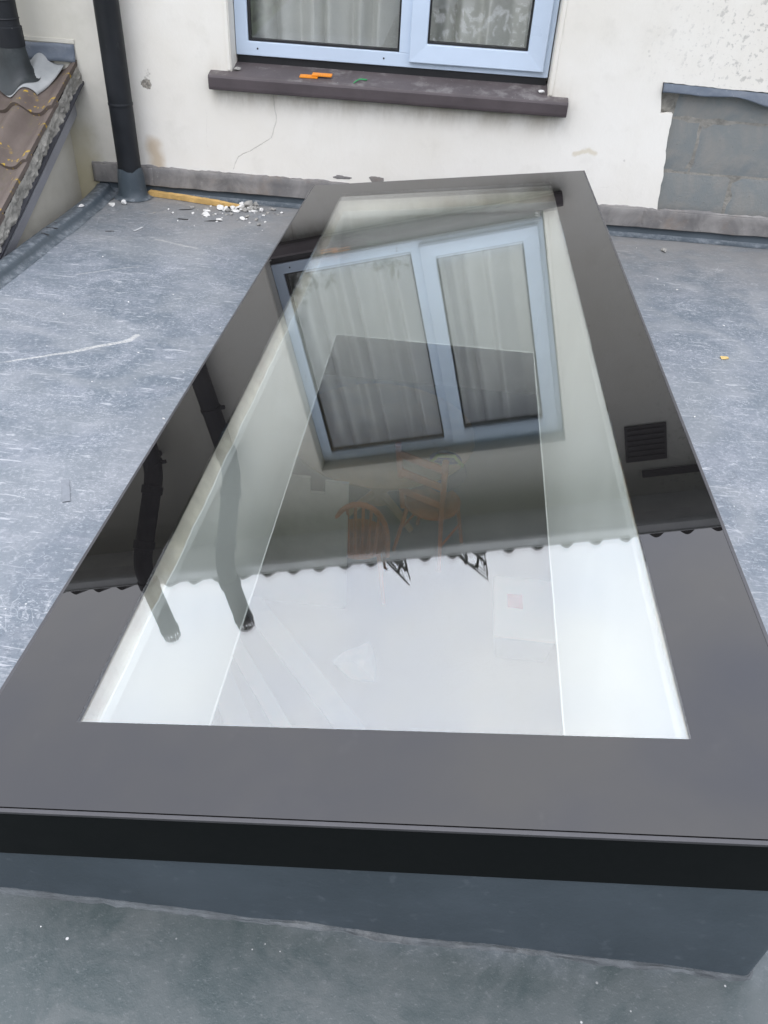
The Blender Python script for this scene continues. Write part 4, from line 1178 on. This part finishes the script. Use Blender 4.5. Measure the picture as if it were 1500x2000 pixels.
r = random.Random(21)
specials = [
    ('plaster_flake', (-0.935, -0.018), 0.012, 'white_plaster_chip', 'white plaster flake against the near end of the batten by the soil pipe', 'rubble', 0.6, 1.4),
    ('plaster_flake', (-1.055, -0.235), 0.018, 'white_plaster_chip', 'long white plaster flake in front of the blue pipe collar', 'rubble', 0.3, 1.7),
    ('plaster_flake', (-1.005, -0.215), 0.013, 'white_plaster_chip', 'upturned white plaster flake beside the blue pipe collar', 'rubble', 0.9, 1.2),
    ('plaster_flake', (-1.135, -0.40), 0.014, 'white_plaster_chip', 'white plaster flake lying on the roof edge kerb', 'rubble', 0.4, 1.4),
    ('yellow_chip', (1.622, -1.348), 0.014, 'yellow_chip', 'yellow wood chip on the roof to the right of the rooflight', 'chip', 0.3, 1.3),
    ('mortar_lump', (1.60, -0.205), 0.016, 'grey_rubble', 'grey mortar lump on the roof below the bare blockwork', 'rubble', 0.5, 1.6),
]
for i, (nm, (x, y), s, m, lab, cat, fl, el) in enumerate(specials):
    p = onroof(x, y)
    if nm == 'plaster_flake' and x < -1.1: p = (x, y, roof_z(x, y) + 0.036)
    chip(nm, p, s, m, lab, cat, None, fl, 50 + i, el)
# heap of rubble at the batten's end
for i in range(120):
    t = r.random()
    x = r.gauss(-0.42, 0.085) if i < 70 else r.gauss(-0.50, 0.13); y = r.gauss(-0.115, 0.035) if i < 70 else r.gauss(-0.24, 0.07)
    y = min(y, -0.03)
    if x > -0.13: x = -0.13 - r.random() * 0.05
    s = max(0.0030, r.gauss(0.0075, 0.0045)) * (1.0 if i < 70 else 0.65)
    m = 'white_plaster_chip' if r.random() < 0.42 else 'grey_rubble'
    lab = 'white plaster crumb in the rubble heap beside the splintered batten' if m[0] == 'w' else 'grey mortar crumb in the rubble heap beside the splintered batten'
    chip('plaster_crumb' if m[0] == 'w' else 'mortar_crumb', onroof(x, y), s, m, lab, 'rubble', 'rubble heap by the batten: ' + ('white' if m[0] == 'w' else 'grey'), r.uniform(0.4, 0.8), 100 + i, r.uniform(1, 1.8))
for i, (x, y, s) in enumerate([(-0.585, -0.262, 0.021), (-0.505, -0.325, 0.014), (-0.60, -0.205, 0.015), (-0.46, -0.175, 0.018), (-0.375, -0.150, 0.015), (-0.52, -0.165, 0.014)]):
    chip('plaster_lump', onroof(x, y), s, 'white_plaster_chip', 'larger white plaster lump among the rubble by the batten', 'rubble', 'larger plaster lumps', 0.28, 300 + i, 1.5)
# dark splinters of felt
for i, (x, y, s, el) in enumerate([(-0.48, -0.135, 0.012, 5.5), (-0.70, -0.215, 0.006, 7), (-0.52, -0.345, 0.008, 6), (-0.67, -0.36, 0.007, 5), (-0.93, -0.60, 0.006, 4), (-1.14, -0.72, 0.006, 5), (-1.13, -0.80, 0.005, 6), (-1.145, -0.655, 0.006, 3)]):
    p = onroof(x, y)
    if x < -1.1: p = (x, y, roof_z(x, y) + 0.034)
    o = chip('felt_scrap', p, s, 'dark_scrap', 'dark felt scrap lying on the roof edge kerb' if x < -1.1 else 'thin dark felt splinter on the grey roof near the batten', 'scrap', 'felt scraps on kerb' if x < -1.1 else 'felt splinters', 0.35, 400 + i, el)
    o.rotation_euler = (0, 0, r.uniform(-0.5, 0.4))
# strips of tape left on the roof
for (x, y, l, w, rz, lab) in ((-0.815, -0.55, 0.062, 0.012, 1.25, 'short pale tape strip stuck to the roof near the rubble'), (-0.315, -2.53, 0.10, 0.020, 2.0, 'faded grey tape strip on the roof beside the rooflight edge'), (1.245, -3.60, 0.060, 0.026, 0.75, 'white tape scrap on the roof by the front upstand corner')):
    mb = MB()
    def tp(u, v):
        lx = (u - 0.5) * l; ly = (v - 0.5) * w; xx = x + lx * math.cos(rz) - ly * math.sin(rz); yy = y + lx * math.sin(rz) + ly * math.cos(rz)
        return (xx, yy, roof_z(xx, yy) + 0.0022 + 0.0012 * N(u * 6, v * 2, 3))
    o = mb.grid(10, 3, tp).build('tape_strip', 'faded_tape' if 'faded' in lab else 'tape', solid=0.0005); tag(o, lab, 'tape')
# loose crumbs scattered over the roof
for i in range(110):
    x, y = r.uniform(-1.02, 2.3), r.uniform(-4.05, -0.1)
    if HX0 - 0.08 < x < HX1 + 0.08 and HY0 - 0.08 < y < HY1 + 0.08: continue
    front = y < -3.5
    chip('roof_crumb', onroof(x, y), r.uniform(0.0014, 0.0036) if not front else r.uniform(0.0008, 0.0022), 'white_plaster_chip', 'tiny white plaster crumb scattered on the grey flat roof', 'rubble', 'crumbs scattered over the roof', 0.6, 600 + i, r.uniform(1, 2))
# packers on the sill
def sill_z(y): return 0.4915 + (y + 0.035) * (0.532 - 0.4915) / 0.19
def packer(pts, th, y0, mat, name, label, parts=None):
    mb = MB(); z0 = 0.0
    mb.prism(pts, lambda p: (p[0], p[1], sill_z(p[1]) + y0), lambda p: (p[0], p[1], sill_z(p[1]) + y0 + th))
    o = mb.build(name, mat, bevel=0.0008); return tag(o, label, 'packer')
packer([(-0.168, -0.014), (-0.085, -0.012), (-0.083, 0.012), (-0.166, 0.010)], 0.006, 0.0012, 'orange_plastic', 'plastic_packer', 'orange plastic packer lying flat on the dark sill, lower of two')
packer([(-0.112, -0.006), (-0.022, -0.005), (-0.020, 0.020), (-0.110, 0.019)], 0.006, 0.0085, 'orange_plastic', 'plastic_packer', 'orange plastic packer on top of the other on the dark sill')
mb = MB()
def gp_(u, v):
    x = 0.083 + 0.058 * u; y = -0.028 + 0.052 * u + 0.008 * math.sin(u * 5) + (v - 0.5) * 0.010
    return (x, y, sill_z(y) + 0.003 + 0.006 * math.sin(math.pi * u))
o = mb.grid(14, 3, gp_).build('green_packer', 'green_plastic', smooth=True, solid=0.0015); tag(o, 'small bent green plastic strip on the dark sill', 'packer')
chip('plaster_lump', (-0.462, 0.015, sill_z(0.015)), 0.012, 'grey_rubble', 'grey mortar crumb in the left corner of the sill', 'rubble', None, 0.6, 701, 1.8)
chip('plaster_lump', (0.935, 0.02, sill_z(0.02)), 0.013, 'white_plaster_chip', 'pale mortar crumb in the right corner of the sill', 'rubble', None, 0.6, 702, 1.5)

# ================================================================== room below, seen through the glass
tag(MB().box(-4.0, 5.0, -5.3, 3.2, FLOOR - 0.05, FLOOR).build('floor', 'room_floor'), kind='structure')
mb = MB(); mb.box(-4.05, -4.0, -5.3, 3.2, FLOOR, CEIL); mb.box(5.0, 5.05, -5.3, 3.2, FLOOR, CEIL); mb.box(-4.05, 5.05, 3.2, 3.25, FLOOR, CEIL); mb.box(-4.05, -0.2, -5.24, -5.2, FLOOR, CEIL); mb.box(2.7, 5.05, -5.24, -5.2, FLOOR, CEIL); mb.box(-0.2, 2.7, -5.24, -5.2, -0.75, CEIL)  # same added front opening, made so daylight reaches the table and chairs
tag(mb.build('room_wall', 'room_wall'), kind='structure')
# round table
tb = empty('round_table', (0.22, 1.15, FLOOR)); tag(tb, 'round pine table in the room under the rooflight', 'table')
MB().tube([(0, 0, 0.725), (0, 0, 0.735), (0, 0, 0.745), (0, 0, 0.75)], [0.70, 0.715, 0.715, 0.705], 64).build('table_top', 'pine_top', tb, smooth=True)
MB().tube([(0, 0, 0.08), (0, 0, 0.15), (0, 0, 0.30), (0, 0, 0.60), (0, 0, 0.724)], [0.10, 0.07, 0.05, 0.06, 0.16], 20).build('pedestal', 'pine_top', tb, smooth=True)
for k in range(4):
    a_ = math.pi / 4 + k * math.pi / 2
    MB().tube([(0.06 * math.cos(a_), 0.06 * math.sin(a_), 0.16), (0.28 * math.cos(a_), 0.28 * math.sin(a_), 0.09), (0.42 * math.cos(a_), 0.42 * math.sin(a_), 0.025)], [0.035, 0.032, 0.024], 8).build('foot', 'pine_top', tb, smooth=True)
def chair(loc, rz, hoop, label):
    c = empty('spindle_chair', (*loc, FLOOR)); c.rotation_euler = (0, 0, rz); tag(c, label, 'chair')
    MB().tube([(0, 0, 0.43), (0, 0, 0.435), (0, 0, 0.455), (0, 0, 0.46)], [0.19, 0.21, 0.21, 0.195], 28).build('seat', 'orange_wood', c, smooth=True)
    for sx in (-1, 1):
        for sy in (-1, 1):
            MB().tube([(sx * 0.14, sy * 0.13, 0.43), (sx * 0.20, sy * 0.19, 0.0)], [0.018, 0.014], 10).build('leg', 'orange_wood', c, smooth=True)
        MB().tube([(sx * 0.175, -0.165, 0.2), (sx * 0.175, 0.165, 0.2)], 0.010, 8).build('stretcher', 'orange_wood', c, smooth=True)
    if hoop:
        p = [(0.20 * math.cos(math.pi * t / 16), -0.17 - 0.10 * math.sin(math.pi * t / 16) , 0.45 + 0.52 * math.sin(math.pi * t / 16) ** 0.75) for t in range(17)]
        MB().tube(p, 0.020, 10).build('back_hoop', 'orange_wood', c, smooth=True)
        for k in range(6):
            x = -0.13 + k * 0.052; zt = 0.45 + 0.52 * math.sqrt(max(0.0, 1 - (x / 0.20) ** 2)) ** 0.75
            MB().tube([(x * 0.85, -0.17, 0.455), (x, -0.17 - 0.10 * (zt - 0.45) / 0.52, zt)], 0.011, 8).build('spindle', 'orange_wood', c, smooth=True)
    else:
        for sx in (-1, 1):
            MB().tube([(sx * 0.16, -0.17, 0.44), (sx * 0.185, -0.27, 1.05)], [0.021, 0.024], 10).build('back_post', 'orange_wood', c, smooth=True)
        for z in (0.62, 0.80, 0.97):
            MB().box(-0.175, 0.175, -0.215 - (z - 0.62) * 0.16, -0.200 - (z - 0.62) * 0.16, z - 0.03, z + 0.03).build('back_rail', 'orange_wood', c, bevel=0.004)
    return c
chair((0.17, 0.22), rad(4), True, 'orange brown hoop backed spindle chair at the round table')
chair((0.66, 0.72), rad(-25), False, 'orange brown ladder backed chair beside the blue bag')
bg = empty('blue_bag', (0.72, 0.86, FLOOR + 0.455)); tag(bg, 'dark blue bag with a lime green strap on a chair', 'bag')
def bagf(u, v):
    a_ = 2 * math.pi * u; q = math.sin(math.pi * (0.04 + 0.92 * v)) ** 0.5
    return (0.17 * math.cos(a_) * q, 0.10 * math.sin(a_) * q, 0.006 + 0.34 * v + 0.01 * N(u * 9, v * 5, 3))
MB().grid(24, 10, bagf, closed_u=True).build('bag_body', 'blue_cloth', bg, smooth=True)
MB().tube([(-0.15, -0.06, 0.10), (-0.14, -0.09, 0.26), (-0.06, -0.08, 0.37), (0.06, -0.07, 0.375), (0.13, -0.08, 0.30)], 0.014, 8).build('strap', 'lime_strap', bg, smooth=True)
# upright board with notch
bd = [(-0.62, 0.0), (0.115, 0.0), (0.115, 1.12), (-0.035, 1.12), (-0.035, 1.02), (-0.13, 1.02), (-0.13, 1.135), (-0.62, 1.135)]
o = MB().prism(bd, lambda p: (p[0], -0.02, FLOOR + p[1]), lambda p: (p[0], -0.045, FLOOR + p[1])).build('notched_board', 'white_board'); tag(o, 'pale notched plasterboard sheet standing upright in the room below', 'board')
# planks and sheets on the floor
for (ax_, ay_, bx_, by_, w, m, lab) in ((-0.62, -0.02, 0.32, -1.10, 0.16, 'dust_sheet', 'pale plank on the room floor, closest to the table'), (-0.72, -0.30, -0.02, -1.25, 0.10, 'white_board', 'narrow white plank on the room floor between two wider ones'), (-0.86, -0.35, -0.20, -1.45, 0.16, 'dust_sheet', 'pale plank on the room floor, farthest from the table')):
    A_, B_ = Vector((ax_, ay_, 0)), Vector((bx_, by_, 0)); d_ = (B_ - A_).normalized(); n_ = Vector((-d_.y, d_.x, 0)) * w / 2
    mb = MB(); ps = [A_ + n_, B_ + n_, B_ - n_, A_ - n_]
    mb.prism(ps, lambda p: (p.x, p.y, FLOOR + 0.002), lambda p: (p.x, p.y, FLOOR + 0.022))
    tag(mb.build('plank', m, bevel=0.002), lab, 'plank')
def shf(u, v):
    x = -0.3 + u * 2.6; y = -2.6 + v * 2.75
    return (x, y, FLOOR + 0.002 + 0.010 * abs(fbm(x, y, 2, 2.0)))
tub = empty('storage_tub', (1.35, -0.14, FLOOR + 0.01)); tag(tub, 'grey plastic tub with a red label on the room floor', 'tub')
mb = MB(); mb.prism([(-0.20, -0.27), (0.20, -0.27), (0.20, 0.27), (-0.20, 0.27)], lambda p: (p[0] * 0.85, p[1] * 0.85, 0.004), lambda p: (p[0], p[1], 0.27)); mb.build('tub_body', 'grey_tub', tub, bevel=0.03, seg=3)
MB().box(-0.215, 0.215, -0.285, 0.285, 0.271, 0.295).build('tub_lid', 'white_board', tub, bevel=0.012)
MB().box(-0.12, -0.02, -0.02, 0.11, 0.2955, 0.297).build('tub_label', 'red_label', tub)
o = chip('plastic_bag', (0.28, -0.62, FLOOR + 0.002), 0.16, 'clear_bag', 'crumpled clear plastic bag on the room floor', 'bag', None, 0.7, 801, 1.0)
